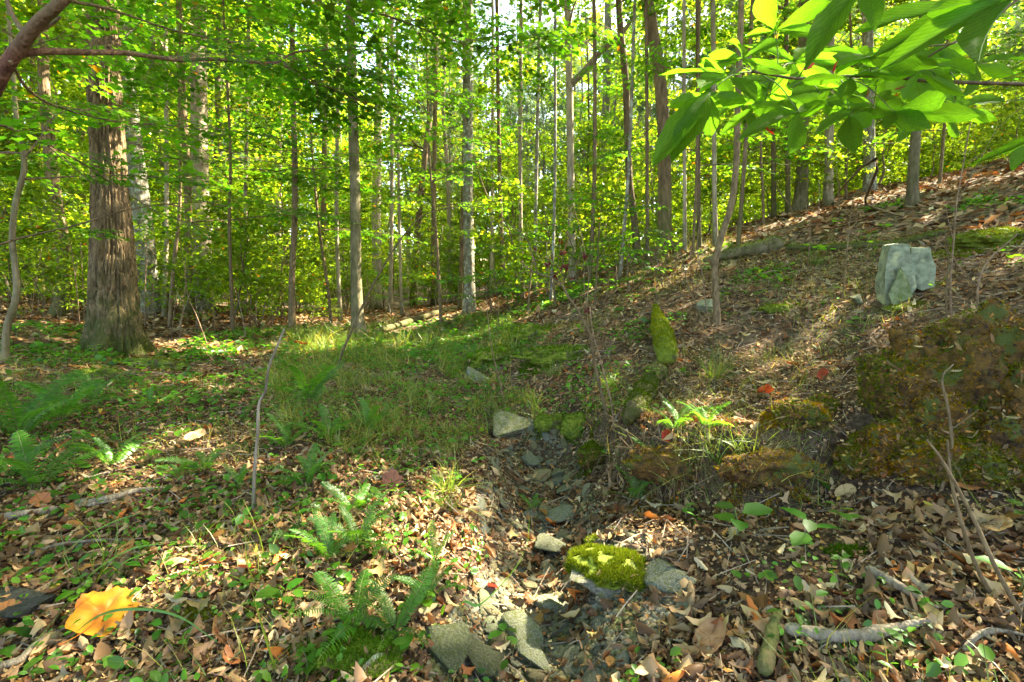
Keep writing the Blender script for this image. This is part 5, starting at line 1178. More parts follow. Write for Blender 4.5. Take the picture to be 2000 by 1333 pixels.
# standing stone
p = gp(1775, 588); d = proj(p)[2]
st_ = root('standing_stone', p, 'pale green lichened upright stone split into two blocks on the slope', 'rock')
def block(name, poly, depth, seed, mat, dz=0.0, off=0):
    """an upright block whose outline is given in the photograph, with its own depth"""
    poly = [P(a, b, d+off)-p for a, b in poly]; n = len(poly); c = np.mean(poly, 0); back = [c+(q-c)*.9+np.array([.05, depth, .05]) for q in poly]
    import bmesh
    bm = bmesh.new(); a_ = [bm.verts.new(q) for q in poly]; b_ = [bm.verts.new(q) for q in back]
    bm.faces.new(a_); bm.faces.new(b_[::-1])
    for i in range(n): bm.faces.new((a_[i], b_[i], b_[(i+1) % n], a_[(i+1) % n]))
    bmesh.ops.recalc_face_normals(bm, faces=bm.faces); bmesh.ops.triangulate(bm, faces=bm.faces)
    bmesh.ops.subdivide_edges(bm, edges=bm.edges, cuts=9, use_grid_fill=True)
    vv = np.array([v.co[:] for v in bm.verts]); nz = fbm(vv*6+seed, 4, seed); nz2 = fbm(vv*np.array([14, 14, 9])+seed, 3, seed+2)
    bm.normal_update()
    for v, a, b in zip(bm.verts, nz, nz2): v.co += v.normal*(.03*a+.016*b)
    me = bpy.data.meshes.new(name); bm.to_mesh(me); bm.free(); me.materials.append(M[mat]); return link(name, me, st_)
block('tall_block', [(1740,478),(1776,475),(1790,515),(1788,560),(1765,600),(1728,598),(1730,520)], .22, 3, 'lichen_rock', off=0)
block('right_block', [(1781,486),(1818,483),(1829,545),(1826,560),(1800,566),(1784,560),(1779,520)], .2, 5, 'lichen_rock', off=.06)
block('wedge', [(1755,523),(1770,545),(1782,580),(1762,600),(1742,595),(1733,575),(1748,548)], .06, 8, 'rock_green', off=-.07)
put(rock_mesh(401, 3, 8, .05, (1, .5, .5), col=(.8,.9,.75)), 1675, 588, .13, 'slope_stone', 'small dark grey stone left of the standing stone', rz=-.5)
put(rock_mesh(402, 3, 8, .05, (1, .6, .4), col=(1.1,1.2,1.1)), 1390, 602, .22, 'flat_slope_stone', 'pale flat stone behind the foot of the bent young trunk', rz=.2)
put(rock_mesh(403, 3, 7, .05, (1, .35, .5), col=(.8,.85,.8)), 928, 745, .24, 'rock_wedge', 'dark wedge of rock jutting from the grassy bank', cat='rock', rz=1.1, up=(.3,-.1,.9))
put(rock_mesh(404, 3, 7, .05, (1, .6, .3), col=(1.2,1.2,1.0)), 1130, 680, .14, 'slope_stone', 'small pale stone in the litter near the mossy hummocks', rz=.1)
put(rock_mesh(405, 3, 7, .05, (1, .6, .3), col=(.25,.25,.25)), 35, 1195, .16, 'dark_slab', 'dark flat slab at the left edge in front of the bark strips', rz=.1, til=.05)

# logs and sticks ---------------------------------------------------
def log(name, label, cat, pix, r, mat, seg=14, rough=.2, rs=6, mossn=0, mcol=(1, 1, 1), L=(.01, .025), lifts=None, k=6, ends=(.9, .8), rel=None):
    pts = [gp(a, b)+np.array([0, 0, (lifts[i] if lifts else r*.7+.028)]) for i, (a, b) in enumerate(pix)] if rel is None else rel
    base = np.array(pts[0]); rt = root(name, base, label, cat); pp = smooth_path(np.array(pts), k); g = G()
    s = np.linspace(0, 1, len(pp)); pp2 = pp.copy(); pp2[:, 2] += .15*r*fbm(pp*3, 2, 5)
    rad = r*np.interp(s, [0, .06, .5, .95, 1], [ends[0]*.6, ends[0], 1, ends[1], ends[1]*.6])*(1+.12*fbm(pp*2.5, 2, 8))
    V, q, t = tube(pp2-base, rad, seg, rough=rough, rs=rs); g.add(V, q); g.L.append(t.ravel()); g.T.append(np.full(len(t), 3)); g.M.append(np.zeros(len(t), int))
    link('wood', g.mesh('wood', M[mat], True), rt)
    if mossn:
        V3 = V; tri = np.vstack([q[:, [0, 1, 2]], q[:, [0, 2, 3]]]); sp, sn = samp(V3, tri, mossn*3)
        out_ = sn[:, 2]; kk = out_ > .15 if (out_ > .15).sum() > 50 else out_ < -.15
        nn = sn if (sn[:, 2] > .15).sum() > 50 else -sn
        moss_on(rt, sp[kk], nn[kk], mossn, L, 'moss', col=mcol)
    return rt
def pl_(x0, y0, x1, y1, n): return [(x0+(x1-x0)*i/(n-1), y0+(y1-y0)*i/(n-1)) for i in range(n)]
log('mossy_log', 'short fallen log glowing with sunlit green moss on the slope foot', 'log', pl_(1279, 612, 1303, 720, 6), .10, 'log_moss', 28, .4, 7, 9000, (1.5, 1.35, .7), L=(.01, .03), ends=(.4, 1.25))
log('rotten_log', 'rotten split log end running down from the mossy log to the stream', 'log', [(1290,735),(1265,775),(1240,820),(1222,860)], .075, 'bark_brown', 26, .9, 11, 3500, (.6, .7, .4), L=(.01, .03), ends=(1, .4))
log('slope_log', 'mossy fallen log with a thick butt end lying across the slope', 'log', [(1372,522),(1420,510),(1470,500),(1524,488)], .10, 'bark_mossy', 14, .25, 5, 2500, (.8, .9, .6), L=(.015, .035), ends=(.5, 1.5))
log('long_log', 'long thin pale log lying behind the standing stone', 'log', [(1535,492),(1600,493),(1670,490),(1730,488),(1790,478),(1850,463)], .05, 'bark_brown', 10, .35, 6, 2500, (.9, 1, .6), L=(.015, .03))
log('sunlit_log', 'sunlit fallen log beside the grassy path in the middle distance', 'log', [(735,655),(790,640),(845,622),(893,606)], .08, 'bark_brown', 12, .25, 4)
log('skyline_branch', 'bare pale branch lying on the slope near the skyline', 'branch', [(1590,372),(1640,398),(1690,412),(1740,424),(1765,430)], .022, 'twig', 6, .1, 5, lifts=[.5, .25, .12, .06, .05])
for (nm, lab, pix, r, mt) in [
  ('pale_stick', 'thick grey curved stick lying across the lower right', [(1532,1256),(1580,1264),(1650,1268),(1720,1262),(1790,1250),(1835,1248)], .026, 'deadwood'),
  ('lichen_stick', 'lichen spotted branch sloping down to the right above the grey stick', [(1690,1130),(1730,1165),(1775,1195),(1830,1222)], .019, 'deadwood'),
  ('brown_stick', 'thin brown stick between the two lower right branches', [(1570,1236),(1610,1222),(1650,1210),(1698,1200)], .009, 'bark_brown'),
  ('broken_log', 'broken grey log end pointing at the viewer at the bottom', [(1490,1345),(1500,1300),(1512,1250),(1525,1215)], .028, 'bark_brown'),
  ('short_stake', 'short brownish stake lying on the stones right of the moss slab', [(1350,1205),(1348,1175),(1347,1145)], .018, 'bark_thin'),
  ('root_loop', 'pale curved root at the lower right edge', [(1880,1300),(1910,1275),(1950,1262),(2005,1262)], .012, 'deadwood'),
  ('bark_strip', 'long split strip of pale wood lying left of the dead upright stick', [(150,1003),(210,990),(270,976),(335,966)], .022, 'deadwood'),
  ('bark_strip', 'grey strip of wood at the left edge below the fern', [(-10,1034),(60,1020),(150,1012),(230,1000)], .022, 'deadwood'),
  ('grey_branch', 'grey branch with flaking bark entering from the lower left corner', [(-20,1330),(40,1318),(80,1290),(150,1240)], .016, 'deadwood'),
  ('cut_twig', 'purplish broken twig end at the bottom near the fern', [(700,1345),(735,1320),(768,1302)], .016, 'bark_grey'),
  ('flat_branch', 'thin grey branch lying half buried at the left', [(60,1100),(120,1085),(190,1075),(260,1068)], .010, 'deadwood')]:
    log(nm, lab, 'stick', pix, r*.85, mt, 12, .45, 22, ends=(.95, .35))
def stick(name, label, arr, r0, r1, mat='twig', cat='sapling', extra=(), gr=None):
    b = gp(*arr[0][:2]); d0 = proj(b)[2]; rt = root(name, b, label, cat, gr)
    g = G(); pts = [b-np.array([0, 0, .03])]+[P(a, c, d0+(e[0] if e else 0)) for a, c, *e in arr[1:]]; pp = smooth_path(np.array(pts), 5); add_tube(g, pp-b, np.linspace(r0, r1, len(pp)), 8, rough=.12, rs=18); link('stem', g.mesh('stem', M[mat], True), rt)
    for ex in extra:
        g = G(); pe = smooth_path(np.array([P(a, c, d0+(e[0] if e else 0)) for a, c, *e in ex]), 4); add_tube(g, pe-b, np.linspace(r1*1.0, r1*.45, len(pe)), 6); link('twig', g.mesh('twig', M[mat], True), rt)
    return rt, b, d0, pp
stick('dead_stick', 'pale bare crooked stick standing upright in the left foreground', [(495,1000),(497,930),(503,850),(506,790),(518,765),(525,720),(540,680),(556,642)], .011, .006, 'deadwood', 'stick')
rt, b, d0, pp = stick('leaning_sapling', 'bare reddish sapling leaning right beside the trunk with flared foot', [(660,712),(672,680),(688,645),(700,615),(722,570),(755,510),(785,465),(815,430,.2),(850,412,.4),(905,404,.6),(962,408,.8)], .020, .005, 'bark_thin', 'sapling', [[(770,492),(800,500),(840,515),(880,530)], [(700,615),(690,605),(685,600)]])
rt, b, d0, pp = stick('dead_leaf_shrub', 'crooked shrub with withered red brown leaves above the stream head', [(1192,832),(1180,790),(1168,740),(1160,700),(1152,655),(1130,610),(1110,580),(1100,560),(1082,545),(1050,535),(1025,520),(1018,510)], .014, .005, 'bark_thin', 'shrub',
  [[(1096,556),(1100,540),(1085,515),(1060,500)], [(1100,556),(1112,535),(1130,510),(1138,470)], [(1150,655),(1146,600),(1150,540),(1140,480),(1120,400)], [(1050,535),(1030,470),(1000,440),(990,410)], [(1130,610),(1150,585),(1175,560)], [(1160,700),(1172,640),(1180,600),(1190,540)]])
for (a, c, s) in [(1098,495,.055),(1102,522,.06),(1146,505,.05),(1072,515,.045),(1096,470,.04),(1050,488,.035),(1116,545,.03),(1148,608,.045),(1088,540,.04)]:
    for q_ in range(3):
        v, f_, cc = scatter(*tm_litter(1, 1.4, .9, int(a)+q_), (P(a, c, d0)+rng.normal(0, .015, 3)-b)[None], basis(norm(rng.normal(0, 1, (1, 3))), rng.random(1)*6), np.array([s*1.3]), np.array([[.11,.028,.018]])); g = G(); g.add(v, f_, 0, cc); link('withered_leaf', g.mesh('withered_leaf', M['litter']), rt)
stick('twin_stem', 'thin pale stem rising beside the shrub with withered leaves', [(1200,838),(1196,800),(1188,760),(1172,700),(1158,650),(1152,600)], .008, .004, 'twig', 'shrub')
stick('bare_sapling', 'thin bare stem standing close left of the withered shrub', [(1162,770),(1160,700),(1150,640),(1142,570),(1138,500),(1120,440)], .005, .003, 'bark_thin', 'shrub')
for arr, lab, ex in [
  ([(1380,645),(1362,600),(1345,560),(1335,520),(1322,460)], 'slim stem leaning left at the foot of the bent young trunk', [[(1362,600),(1350,540),(1352,500)]]),
  ([(1388,640),(1378,590),(1372,540),(1362,480),(1372,400)], 'slim stem rising close left of the bent young trunk', []),
  ([(1860,640),(1856,560),(1862,480),(1868,400),(1880,330),(1896,240),(1915,180)], 'tall thin dark sapling right of the standing stone', [[(1868,400),(1905,330),(1950,250),(2010,200)], [(1890,320),(1920,300),(1960,292),(1995,290)], [(1862,470),(1850,420),(1846,380)]]),
  ([(1850,650),(1848,580),(1852,500),(1845,450)], 'short bare sapling touching the tall thin dark one', []),
  ([(1908,780),(1910,700),(1912,640),(1910,560),(1930,510),(1985,460)], 'forked bare sapling in front of the mossy stump', [[(1910,560),(1880,530),(1860,500),(1830,470)], [(1912,640),(1900,670),(1890,682)]]),
  ([(1835,960),(1858,880),(1852,800),(1840,740),(1862,712)], 'pale mossy sapling bending over the rotten stump', [[(1858,840),(1885,820),(1912,800)]]),
  ([(1645,590),(1652,520),(1660,430),(1668,380)], 'thin stem on the slope behind the long pale log', []),
  ([(1578,520),(1582,450),(1574,400)], 'thin stem beside the butt of the slope log', []),
  ([(350,665),(358,600),(362,540),(352,470),(342,350)], 'crooked dark dead stem between oak and pale trunk', [[(358,540),(345,520),(330,505)]]),
  ([(408,680),(385,620),(365,570),(362,500)], 'bent dark stem crossing in front of the pale trunk foot', []),
  ([(985,790),(975,740),(962,690),(955,640),(948,560)], 'thin stem rising from the grass right of the dark rock wedge', []),
  ([(975,650),(972,590),(965,520),(968,470)], 'pale thin stem above the mossy hummock', []),
  ([(1945,1170),(1900,1090),(1862,960),(1850,860)], 'thin dark stem leaning across the right foreground bank', []),
  ([(2010,1230),(1950,1120),(1900,1010),(1840,900),(1810,860)], 'long dark twig slanting through the lower right corner', []),
  ([(1240,905),(1236,870),(1225,845),(1190,820)], 'pale twiggy dead branch above the sunlit fern', [[(1236,880),(1200,862),(1160,850)], [(1225,850),(1180,870),(1155,855)], [(1240,890),(1210,830),(1180,805)]])]:
    stick('bare_sapling', lab, arr, .009, .0035, rng.choice(['twig', 'bark_thin', 'bark_thin']), 'sapling', ex)
for a, c in [(300,650),(335,660),(450,640),(480,660),(510,650),(528,640),(400,640),(420,655),(380,650),(560,640),(490,640),(1260,540),(1290,525),(1330,515),(1235,560),(1205,560),(1350,510),(1480,470),(1600,420),(1700,400),(240,610),(60,600),(150,600),(25,610),(1640,420)]:
    h_ = rng.uniform(50, 120); dx = rng.normal(0, 22)
    stick('bare_sapling', 'thin bare understory stem among the leafless twigs at the edge of the clearing', [(a, c), (a+dx*.3, c-h_*.4), (a+dx, c-h_)], .009, .004, rng.choice(['twig', 'deadwood']), 'sapling', [[(a+dx*.5, c-h_*.5), (a+dx*.5+rng.normal(0, 20), c-h_*.8)]], gr='bare stems at the edge of the clearing')
proto = [o for o in bpy.data.objects if o.name.startswith('bare_sapling') and o.get('group')]
for i in range(90):
    px_ = rng.uniform(-60, 1330); d_ = rng.uniform(9.5, 17); q = P(px_, 600, d_); 
    if 600 < px_ < 950 and d_ < 14: continue
    if px_ > 950 and d_ < 10.5: continue
    copy_tree(proto[rng.integers(len(proto))], (q[0], q[1], float(H(q[0], q[1]))-.02), rng.random()*6.28, rng.uniform(.9, 1.9), (rng.normal(0, .12), rng.normal(0, .12)))
for k_ in range(7):
    a = rng.uniform(1170, 1330); c = rng.uniform(870, 905); e = [(a+rng.uniform(-70, 20), c-rng.uniform(15, 60))]
    stick('dry_sprig', 'thin sunlit dry sprig in the tangle above the undercut bank', [(a, c), ((a+e[0][0])/2, c-rng.uniform(10, 30)), e[0]], .0035, .0015, 'twig', 'twig', [[((a+e[0][0])/2, c-25), (e[0][0]-20, e[0][1]+18)], [((a+e[0][0])/2, c-25), (e[0][0]+14, e[0][1]-16)]], gr='dry sprigs above the undercut bank')
# twiggy litter
x, y = ground_pts(2600, 1.2, 9, 58, .7); p, px, py, dp, vis = visible_from_side(x, y); p = p[vis]; n = len(p)
tv = np.array([(-.5,-.035,0),(-.5,.035,0),(-.5,0,.05),(.5,-.025,.06),(.5,.025,.06),(.5,0,.10),(0,-.03,.08),(0,.03,.08),(0,0,.14)]); tf = np.array([(0,6,8,2),(1,2,8,7),(6,3,5,8),(7,8,5,4)])
v, f_, c = scatter(tv, tf, p+[0, 0, .02], basis(tiltn(Hnf(p[:, 0], p[:, 1]), .18, n), rng.random(n)*6.28), np.stack([rng.uniform(.06, .3, n), rng.uniform(.05, .1, n), rng.uniform(.05, .1, n)], -1), rng.uniform(.6, 1.5, (n, 1))*np.ones((1, 3)))
g = G(); g.add(v, f_, 0, c); tag(link('twig_litter', g.mesh('twig_litter', M['twigs'])), kind='stuff')

# pink ribbon ---------------------------------------------------------
t = [q for q in main_trees if q[0].name.startswith('dark_pole')][0]; dd = t[4]-.08
pr = P(846, 545, dd-.25); rb = root('ribbon', pr, 'bright pink marking ribbon hanging on a thin dark trunk in mid valley', 'ribbon')
g = G(); ys = np.linspace(0, -.26, 9); V = []
for i, yy in enumerate(ys):
    for s in (-1, 1): V.append((s*.035+.01*math.sin(i*1.1), .012*math.sin(i*1.7+s), yy))
g.add(V, [(2*i, 2*i+1, 2*i+3, 2*i+2) for i in range(8)]); link('tail', g.mesh('tail', M['ribbon']), rb)
g = G(); a = np.linspace(0, 6.283, 16); add_tube(g, np.stack([np.cos(a)*.07, .08+np.sin(a)*.07, 0*a], -1), .012, 5, cap=False); link('knot', g.mesh('knot', M['ribbon']), rb)

# ferns -----------------------------------------------------------------
def frond_mesh(seed, npin=26, w=.125):
    rr = np.random.default_rng(seed); g = G(); t = np.linspace(0, 1, 14)
    path = np.stack([.06*np.sin(t*2+seed), t, .55*t-.62*t**2], -1); add_tube(g, path, np.linspace(.008, .003, 14), 4, 0, cap=False)
    for i in range(npin):
        u = .14+.84*i/npin; q = np.array([np.interp(u, t, path[:, k]) for k in range(3)]); L = w*math.sin(math.pi*min(1, (u*.86+.14))**1.5)**.6*(.9+.2*rr.random())+.012
        for s in (-1, 1):
            sl = np.array([s*math.cos(.28), math.sin(.28), -.12+.1*rr.normal()]); b = q; hw = .0125*(1-.35*u)
            V = [b+[0, -hw, 0], b+[0, hw, 0], b+sl*L*.3+[0, -hw*1.15, .008], b+sl*L*.3+[0, hw*1.35, .008], b+sl*L*.7+[0, -hw*.8, 0], b+sl*L*.7+[0, hw*.9, 0], b+sl*L+[0, 0, -.012]]
            g.add(V, [(0, 2, 3, 1), (2, 4, 5, 3), (4, 6, 6, 5)][:2], 1, (1, 1, 1)*np.array(rr.uniform(.8, 1.2)))
            k = g.n; g.L.append(np.array([k-3, k-1, k-2])); g.T.append(np.array([3])); g.M.append(np.array([1]))
    return g.mesh('frond', [M['twiggreen'], M['fern']])
FR = [frond_mesh(s) for s in range(4)]
def fern(px, py, L, nf, label, yaw0=0, spread=6.283, up=.9, group=None, col=None):
    b = gp(px, py); r = root('fern', b, label, 'fern', group)
    nf += 2
    for i in range(nf):
        a = yaw0+spread*(i+rng.uniform(-.3, .3))/nf
        link('frond', FR[rng.integers(4)], r, (0, 0, .005), (rng.uniform(.35, 1.15)*up, rng.normal(0, .2), a), L*1.18*rng.uniform(.75, 1.15))
    return r
for (a, c, L, nf, lab) in [
  (40,860,.48,7,'tall arching fern clump at the left edge in front of the mossy root'),(120,830,.42,6,'upright fern clump beside the left edge fern'),(185,790,.34,5,'fern with an upright frond below the oak'),
  (605,795,.42,7,'fern clump standing tall in the middle of the grassy patch'),(70,960,.34,7,'dark green fern lying low over the wood strip at left'),(20,940,.3,5,'low fern touching the left edge above the wood strips'),
  (215,915,.26,5,'small fern at the border of the left sun patch'),(640,870,.30,6,'low fern left of the stream bed grass'),(720,850,.26,6,'fern beside the dark green tuft near the stream head'),
  (560,880,.24,5,'small fern right of the dead upright stick'),(400,925,.22,5,'small fern right of the tan sunlit leaf'),(600,960,.26,6,'fern left of the red brown lobed leaf'),
  (700,1075,.24,6,'fern with long fronds below the sun patch'),(640,1110,.20,6,'fern shading the small seedlings in the foreground'),(690,1010,.2,5,'sunlit fern fronds at the left rim of the sun patch'),
  (770,1245,.27,6,'large fern at the bottom overhanging the stream bed'),(690,1240,.26,6,'fern at the bottom on the moss carpet'),(850,1110,.18,4,'small bright fern in the sun among pink litter'),
  (1375,850,.19,7,'sunlit yellow green fern on the right bank'),(1240,985,.22,5,'dark fern drooping below the undercut bank'),(1320,880,.24,6,'bright fern tips hanging over the undercut'),
  (925,715,.40,6,'fern in the shade left of the mossy hummocks'),(470,960,.18,4,'tiny fern by the foot of the dead upright stick'),(350,945,.16,4,'tiny fern left of the dead upright stick'),(840,1180,.16,4,'single low fern frond leaning over the stream stones'),
  (1280,925,.2,5,'shaded fern under the bank below the red leaf'),(300,800,.2,5,'small fern between oak root and grassy patch'),(1040,1000,.14,4,'small bright green sprig at the edge of the blue grey stone')]:
    fern(a, c, L, nf, lab)

# grass -----------------------------------------------------------------
def blade(n=3, w=.018, bend=.6):
    V = []; 
    for i in range(n+1):
        t = i/n; ww = w*(1-t*.85); V += [(-ww, bend*t*t, t*(1-.25*bend*t)), (ww, bend*t*t, t*(1-.25*bend*t))]
    return np.array(V), np.array([(2*i, 2*i+1, 2*i+3, 2*i+2) for i in range(n)])
def grass(name, p, L, col, mat='grass', n_=3, w=.018, bends=(.3, .7, 1.1), til=.35):
    g = G(); wh = rng.integers(len(bends), size=len(p))
    for i, bd in enumerate(bends):
        k = wh == i; m = int(k.sum())
        if not m: continue
        tv, tf = blade(n_, w, bd); v, f_, c = scatter(tv, tf, p[k], basis(tiltn(np.tile([0, 0, 1.], (m, 1)), til, m), rng.random(m)*6.28), L[k], col[k]); g.add(v, f_, 0, c)
    return tag(link(name, g.mesh(name, M[mat])), kind='stuff')
def gcol(n, dry=.25):
    c = np.clip(rng.normal(1, .25, (n, 1)), .4, 1.7)*np.ones((1, 3)); k = rng.random(n) < dry; c[k] *= np.array([2.3, 1.35, 2.2]); return c
xs = rng.uniform(480, 1080, 60000); ys = rng.uniform(610, 940, 60000); k = poly_in(xs, ys, GRASS) & (fbm(np.stack([xs/38, ys/16, 0*xs], -1), 4, 2) > -.02); q, ok = gps(xs[k], ys[k]); q = q[ok]
dq = np.hypot(q[:, 0], q[:, 1]); keep = rng.random(len(q)) < np.clip((dq/6), .25, 1)*.8; q = q[keep]; dq = dq[keep]
grass('grass', q+rng.normal(0, .03, q.shape)*[1, 1, 0], rng.uniform(.06, .25, len(q))*np.clip(dq/7, .8, 1.25)*np.clip(1+.9*fbm2(q[:, 0], q[:, 1], 1.4, 3, 66), .35, 1.8), gcol(len(q), .33), w=.024, bends=(.3, .9, 1.5), til=.5)
# scattered grass over the whole floor
x, y = ground_pts(52000, 1.0, 12, 58, .6); p, px, py, dp, vis = visible_from_side(x, y); k = vis & (fbm2(x, y, .8, 3, 77)+.12*(px < 1000)+.1*((px > 1000) & (px < 1500) & (py > 600) & (py < 850)) >.08) & ~poly_in(px, py, BANK); p = p[k]
grass('grass_tufts', p, rng.uniform(.05, .2, len(p)), gcol(len(p), .3), w=.014)
def sedge(px, py, n, L, label, bright=1.0, spread=.05, dry=.1):
    b = gp(px, py); r = root('sedge_tuft', b, label, 'grass'); g = G(); a = rng.random(n)*6.28; rr = spread*rng.random(n)
    pp = np.stack([rr*np.cos(a), rr*np.sin(a), 0*a], -1); nn = norm(np.stack([np.cos(a), np.sin(a), rng.uniform(.6, 2.5, n)], -1))
    for bd in (.5, 1.0):
        k = rng.random(n) < .5; tv, tf = blade(5, .011, bd); 
        yaw = rng.random(int(k.sum()))*6.28; v, f_, c = scatter(tv, tf, pp[k], basis(nn[k], yaw), L*rng.uniform(.5, 1.15, int(k.sum())), gcol(int(k.sum()), dry)*bright); g.add(v, f_, 0, c)
    tag(link('blades', g.mesh('blades', M['grass']), r), kind='stuff')
for a in [(872,968,90,.24,'bright arching sedge tuft left of the stream bed in the sun',1.5),(870,1000,50,.2,'second sedge tuft below the bright one',1.3),(1395,745,80,.38,'long bladed sedge spilling down the slope foot',.9),(1590,520,50,.3,'small sedge tuft on the slope under the long pale log',.8),
   (1080,740,70,.3,'sedge tuft among the mossy hummocks',.9),(1190,760,60,.28,'sedge tuft at the foot of the slope behind the withered shrub',.9),(620,690,60,.28,'sunlit grass tuft around the big russet leaf',1.5),(745,700,60,.25,'grass tuft in the sun beside the path',1.3),
   (1400,930,60,.28,'thin sedge arching over the undercut bank',1.0),(1300,960,60,.26,'hanging sedge at the edge of the undercut bank',.8),(1460,900,50,.24,'dry sedge on top of the undercut bank',1.0),(955,820,70,.2,'sedge fringe on the left lip of the stream head',.8),
   (500,1130,30,.24,'loose long grass among the small stems in the foreground',.9),(180,1150,20,.34,'few long blades arching over the foreground litter at left',.9),(870,700,60,.22,'grass tuft on the right side of the path',1.0),(1530,480,30,.25,'grass tuft by the butt of the slope log',.8)]:
    sedge(*a)
for arr, lab in [([(80,1330),(140,1245),(200,1200),(275,1190),(350,1205),(425,1255)], 'broad green blade arching over the large yellow leaf'),([(20,1300),(95,1225),(170,1130),(250,1075),(320,1062)], 'long blue green blade crossing the left foreground'),([(95,1110),(150,1060),(220,1020),(285,1000)], 'long green blade above the flaking branch at the left'),([(185,1180),(205,1140),(240,1100),(290,1080)], 'thin blade rising left of the orange leaf'),([(545,1330),(520,1250),(490,1150)], 'pale dry grass stalk leaning in the bottom foreground'),([(850,1280),(900,1180),(940,1180),(1020,1090),(1035,1010)], 'lit bending grass stem over the stream bed stones')]:
    d0 = proj(gp(min(max(arr[0][0], 0), 2000), min(arr[0][1], 1325)))[2]; pts = smooth_path(np.array([P(a, c, d0*(1-.03*i)) for i, (a, c) in enumerate(arr)]), 5); b = pts[0]
    wv = norm(np.array([.4, .3, .8])); rw_ = .0045*np.sin(np.linspace(.25, 3.05, len(pts)))+.0006; V = np.concatenate([np.stack([p_-b-wv*w_, p_-b+[0, .002, 0]-0*wv, p_-b+wv*w_]) for p_, w_ in zip(pts, rw_)]); F_ = []
    for i in range(len(pts)-1): F_ += [(3*i, 3*i+1, 3*i+4, 3*i+3), (3*i+1, 3*i+2, 3*i+5, 3*i+4)]
    g = G(); g.add(V, F_, 0, (1.6, 1.3, 1.4) if 'dry' in lab else (.7, 1.1, .9)); tag(link('grass_blade', g.mesh('grass_blade', M['grass'], True), None, b), lab, 'grass blade')

# roots and dry grass hanging over the undercut lip
lp = np.array([np.interp(np.linspace(.12, .9, 600), np.linspace(0, 1, len(LIP)), LIP[:, k]) for k in (0, 1)]).T+rng.normal(0, .05, (600, 2))
g = G()
for q in lp[:260]:
    z = float(Hfast(q[0:1], q[1:2])[0]); L_ = rng.uniform(.06, .26); a_ = rng.normal(-1.7, .7); b0 = np.array([q[0], q[1], z+rng.uniform(0, .05)]); dr = np.array([math.cos(a_), math.sin(a_), 0])
    pp = np.array([b0, b0+dr*L_*.35+[0, 0, .03], b0+dr*L_*.6+[0, 0, -L_*.35], b0+dr*L_*.65+[rng.normal(0, .02), 0, -L_*.8]]); c_ = rng.uniform(.35, 1.3); add_tube(g, smooth_path(pp, 2), np.linspace(.003, .0012, 7)*rng.uniform(.5, 1.4), 3, 0, (c_, c_*.85, c_*.65), cap=False)
tag(link('hanging_roots', g.mesh('hanging_roots', M['twigs'])), kind='stuff')
q3 = np.stack([lp[:, 0], lp[:, 1], Hfast(lp[:, 0], lp[:, 1])], -1); q3 = np.repeat(q3, 2, 0)+rng.normal(0, .07, (1200, 3))*[1, 1, .1]
grass('bank_grass', q3, rng.uniform(.05, .18, 1200), gcol(1200, .3), w=.012, bends=(.8, 1.4, 2.0), til=.6)

# low green ground cover of small leaves
x, y = ground_pts(60000, 1.1, 13, 58, .7); p, px, py, dp, vis = visible_from_side(x, y)
k = vis & (fbm2(x, y, 1.1, 4, 55)+.19*((px < 1000) & (py > 760))+.08*(px < 1000)-.12*(px > 1250)+.15*poly_in(px, py, GRASS) > .12) & ~poly_in(px, py, BED) & ~poly_in(px, py, BANK); p = p[k]; n = len(p)
p = p[np.argsort(rng.random(n))][:21000]; n = len(p); p[:, 2] += rng.random(n)*.07+.015
tv, tf = tm_ovate(.3); v, f_, c = scatter(tv, tf, p, basis(tiltn(np.tile([0, -.15, 1.], (n, 1)), .35, n), rng.random(n)*6.28), np.clip(rng.lognormal(-3.4, .45, n), .012, .085)*np.clip(np.hypot(p[:, 0], p[:, 1])/5, .9, 1.8), leafcols(n, .0, .3))
g = G(); g.add(v, f_, 0, c); tag(link('ground_cover', g.mesh('ground_cover', M['seedling'])), kind='stuff')

# seedlings -----------------------------------------------------------
def seedling_mesh(seed, leaf, nl, L, h):
    rr = np.random.default_rng(seed); g = G(); path = np.array([(0, 0, -.02), (.01, 0, h*.5), (.0, .01, h)]); add_tube(g, path, .0022, 4, 0, cap=False)
    a = np.arange(nl)*2.4+rr.random(nl); zz = h*(.55+.45*np.arange(nl)/max(1, nl-1)); pos = np.stack([0*a, 0*a, zz], -1)
    y = norm(np.stack([np.cos(a), np.sin(a), rr.uniform(-.1, .45, nl)], -1)); x = norm(np.cross(y, [0, 0, 1.0]+rr.normal(0, .2, (nl, 3)))); z = np.cross(x, y); tv, tf = leaf
    v, f_, c = scatter(tv, tf, pos+y*.01, np.stack([x, y, z], -1), L*rr.uniform(.7, 1.2, nl), leafcols(nl, .0, .15)); g.add(v, f_, 1, c)
    return g.mesh('seedling', [M['twiggreen'], M['seedling']])
SEED = [seedling_mesh(s, tm_ovate(.34) if s % 3 else tm_maple(), 3+s % 4, .05+.012*(s % 3), .05+.03*(s % 4)) for s in range(9)]
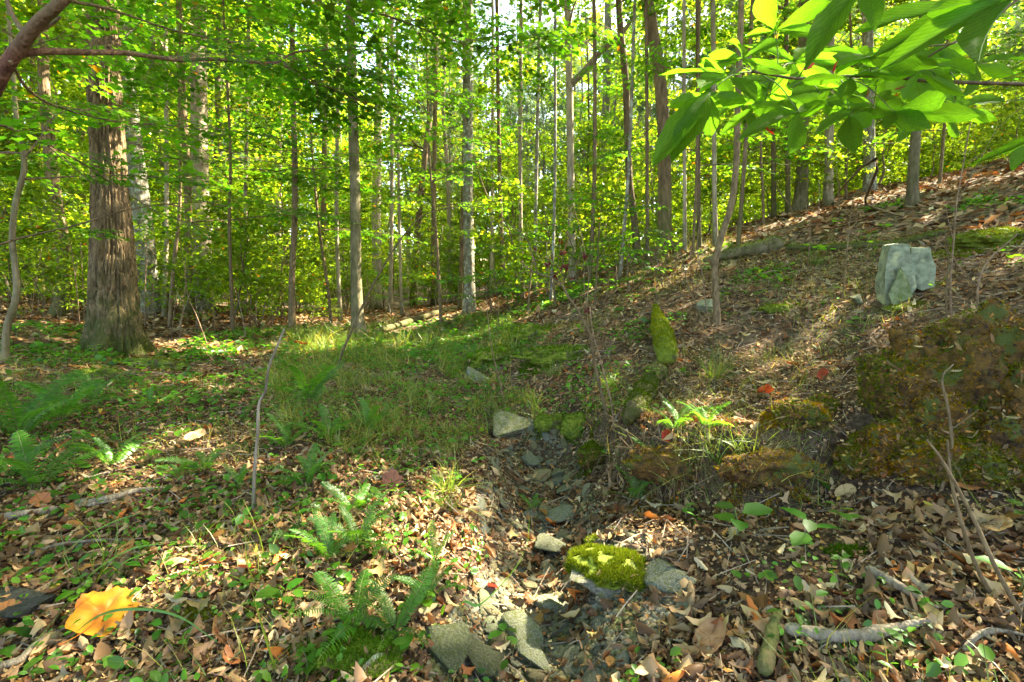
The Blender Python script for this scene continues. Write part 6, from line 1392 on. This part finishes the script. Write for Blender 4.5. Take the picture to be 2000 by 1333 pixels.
x, y = ground_pts(2600, 1.5, 11, 52, .75); p, px, py, dp, vis = visible_from_side(x, y, 0); w_ = np.where(px < 1000, 1, .35)*np.where(poly_in(px, py, BED), .25, 1)*np.where(poly_in(px, py, BANK), .1, 1)
sel = np.where(vis & (py < 1330) & (rng.random(len(px)) < w_))[0][:270]
for i in sel:
    o = link('seedling', SEED[rng.integers(9)], None, p[i], (rng.normal(0, .15), rng.normal(0, .15), rng.random()*6.28), rng.uniform(.55, 1.15)*np.clip(dp[i]/4, 1, 1.9))
    tag(o, 'small green seedling sprouting through the leaf litter', 'seedling', 'small green seedlings')
for (a, c, s, lab) in [(1440,1060,2.0,'cluster of rounded green leaves on the right bank'),(1580,1075,1.8,'drooping green seedling leaves right of the rounded cluster'),(1985,1170,1.6,'green leaf tip at the right edge of the foreground'),(555,1205,1.3,'round dark green leaf on a thin stem in the foreground'),(1975,850,2.2,'pointed green leaf at the right edge before the stump'),(985,1268,1.0,'tiny bright green rosette beside the oblong grey stone'),(905,770,1.6,'young plant with narrow leaves in front of the rock wedge')]:
    p = gp(a, c); o = link('young_plant', SEED[[4, 7, 1, 8, 4, 5, 7][int(a) % 7]], None, p, (0, 0, a), s); tag(o, lab, 'plant')
# yellow leaved young plant in the middle of the view and low leafy plants of the thicket edge
for (pix, lab, nb, z1) in [([(1012,600),(1008,540),(1000,470),(985,430),(960,400),(935,340),(925,300)], 'young plant with large yellow green leaves in the centre of the view', 9, 2.6), ([(1085,600),(1080,520),(1070,450),(1060,400)], 'leafy shrub right of the large leaved young plant', 9, 2.2), ([(1160,600),(1165,540),(1170,450),(1176,390)], 'leafy shrub in front of the mossy upright trunk', 8, 2.2), ([(1030,610),(1035,560),(1040,500)], 'low leafy shrub at the left end of the slope', 7, 1.3), ([(1230,570),(1225,520),(1230,460)], 'low leafy shrub at the foot of the crooked dark trunk', 7, 1.3),([(960,625),(958,590),(950,540)], 'low leafy bush right of the central grey trunk', 7, 1.2),([(790,610),(780,570),(775,530)], 'low leafy bush behind the sunlit log', 6, 1.4)]:
    sapling(lab, pix, 5, nb, .25, z1, .7, per=3, meshes=SPRO, sc=(.5, .9), cat='shrub', name='leafy_shrub')
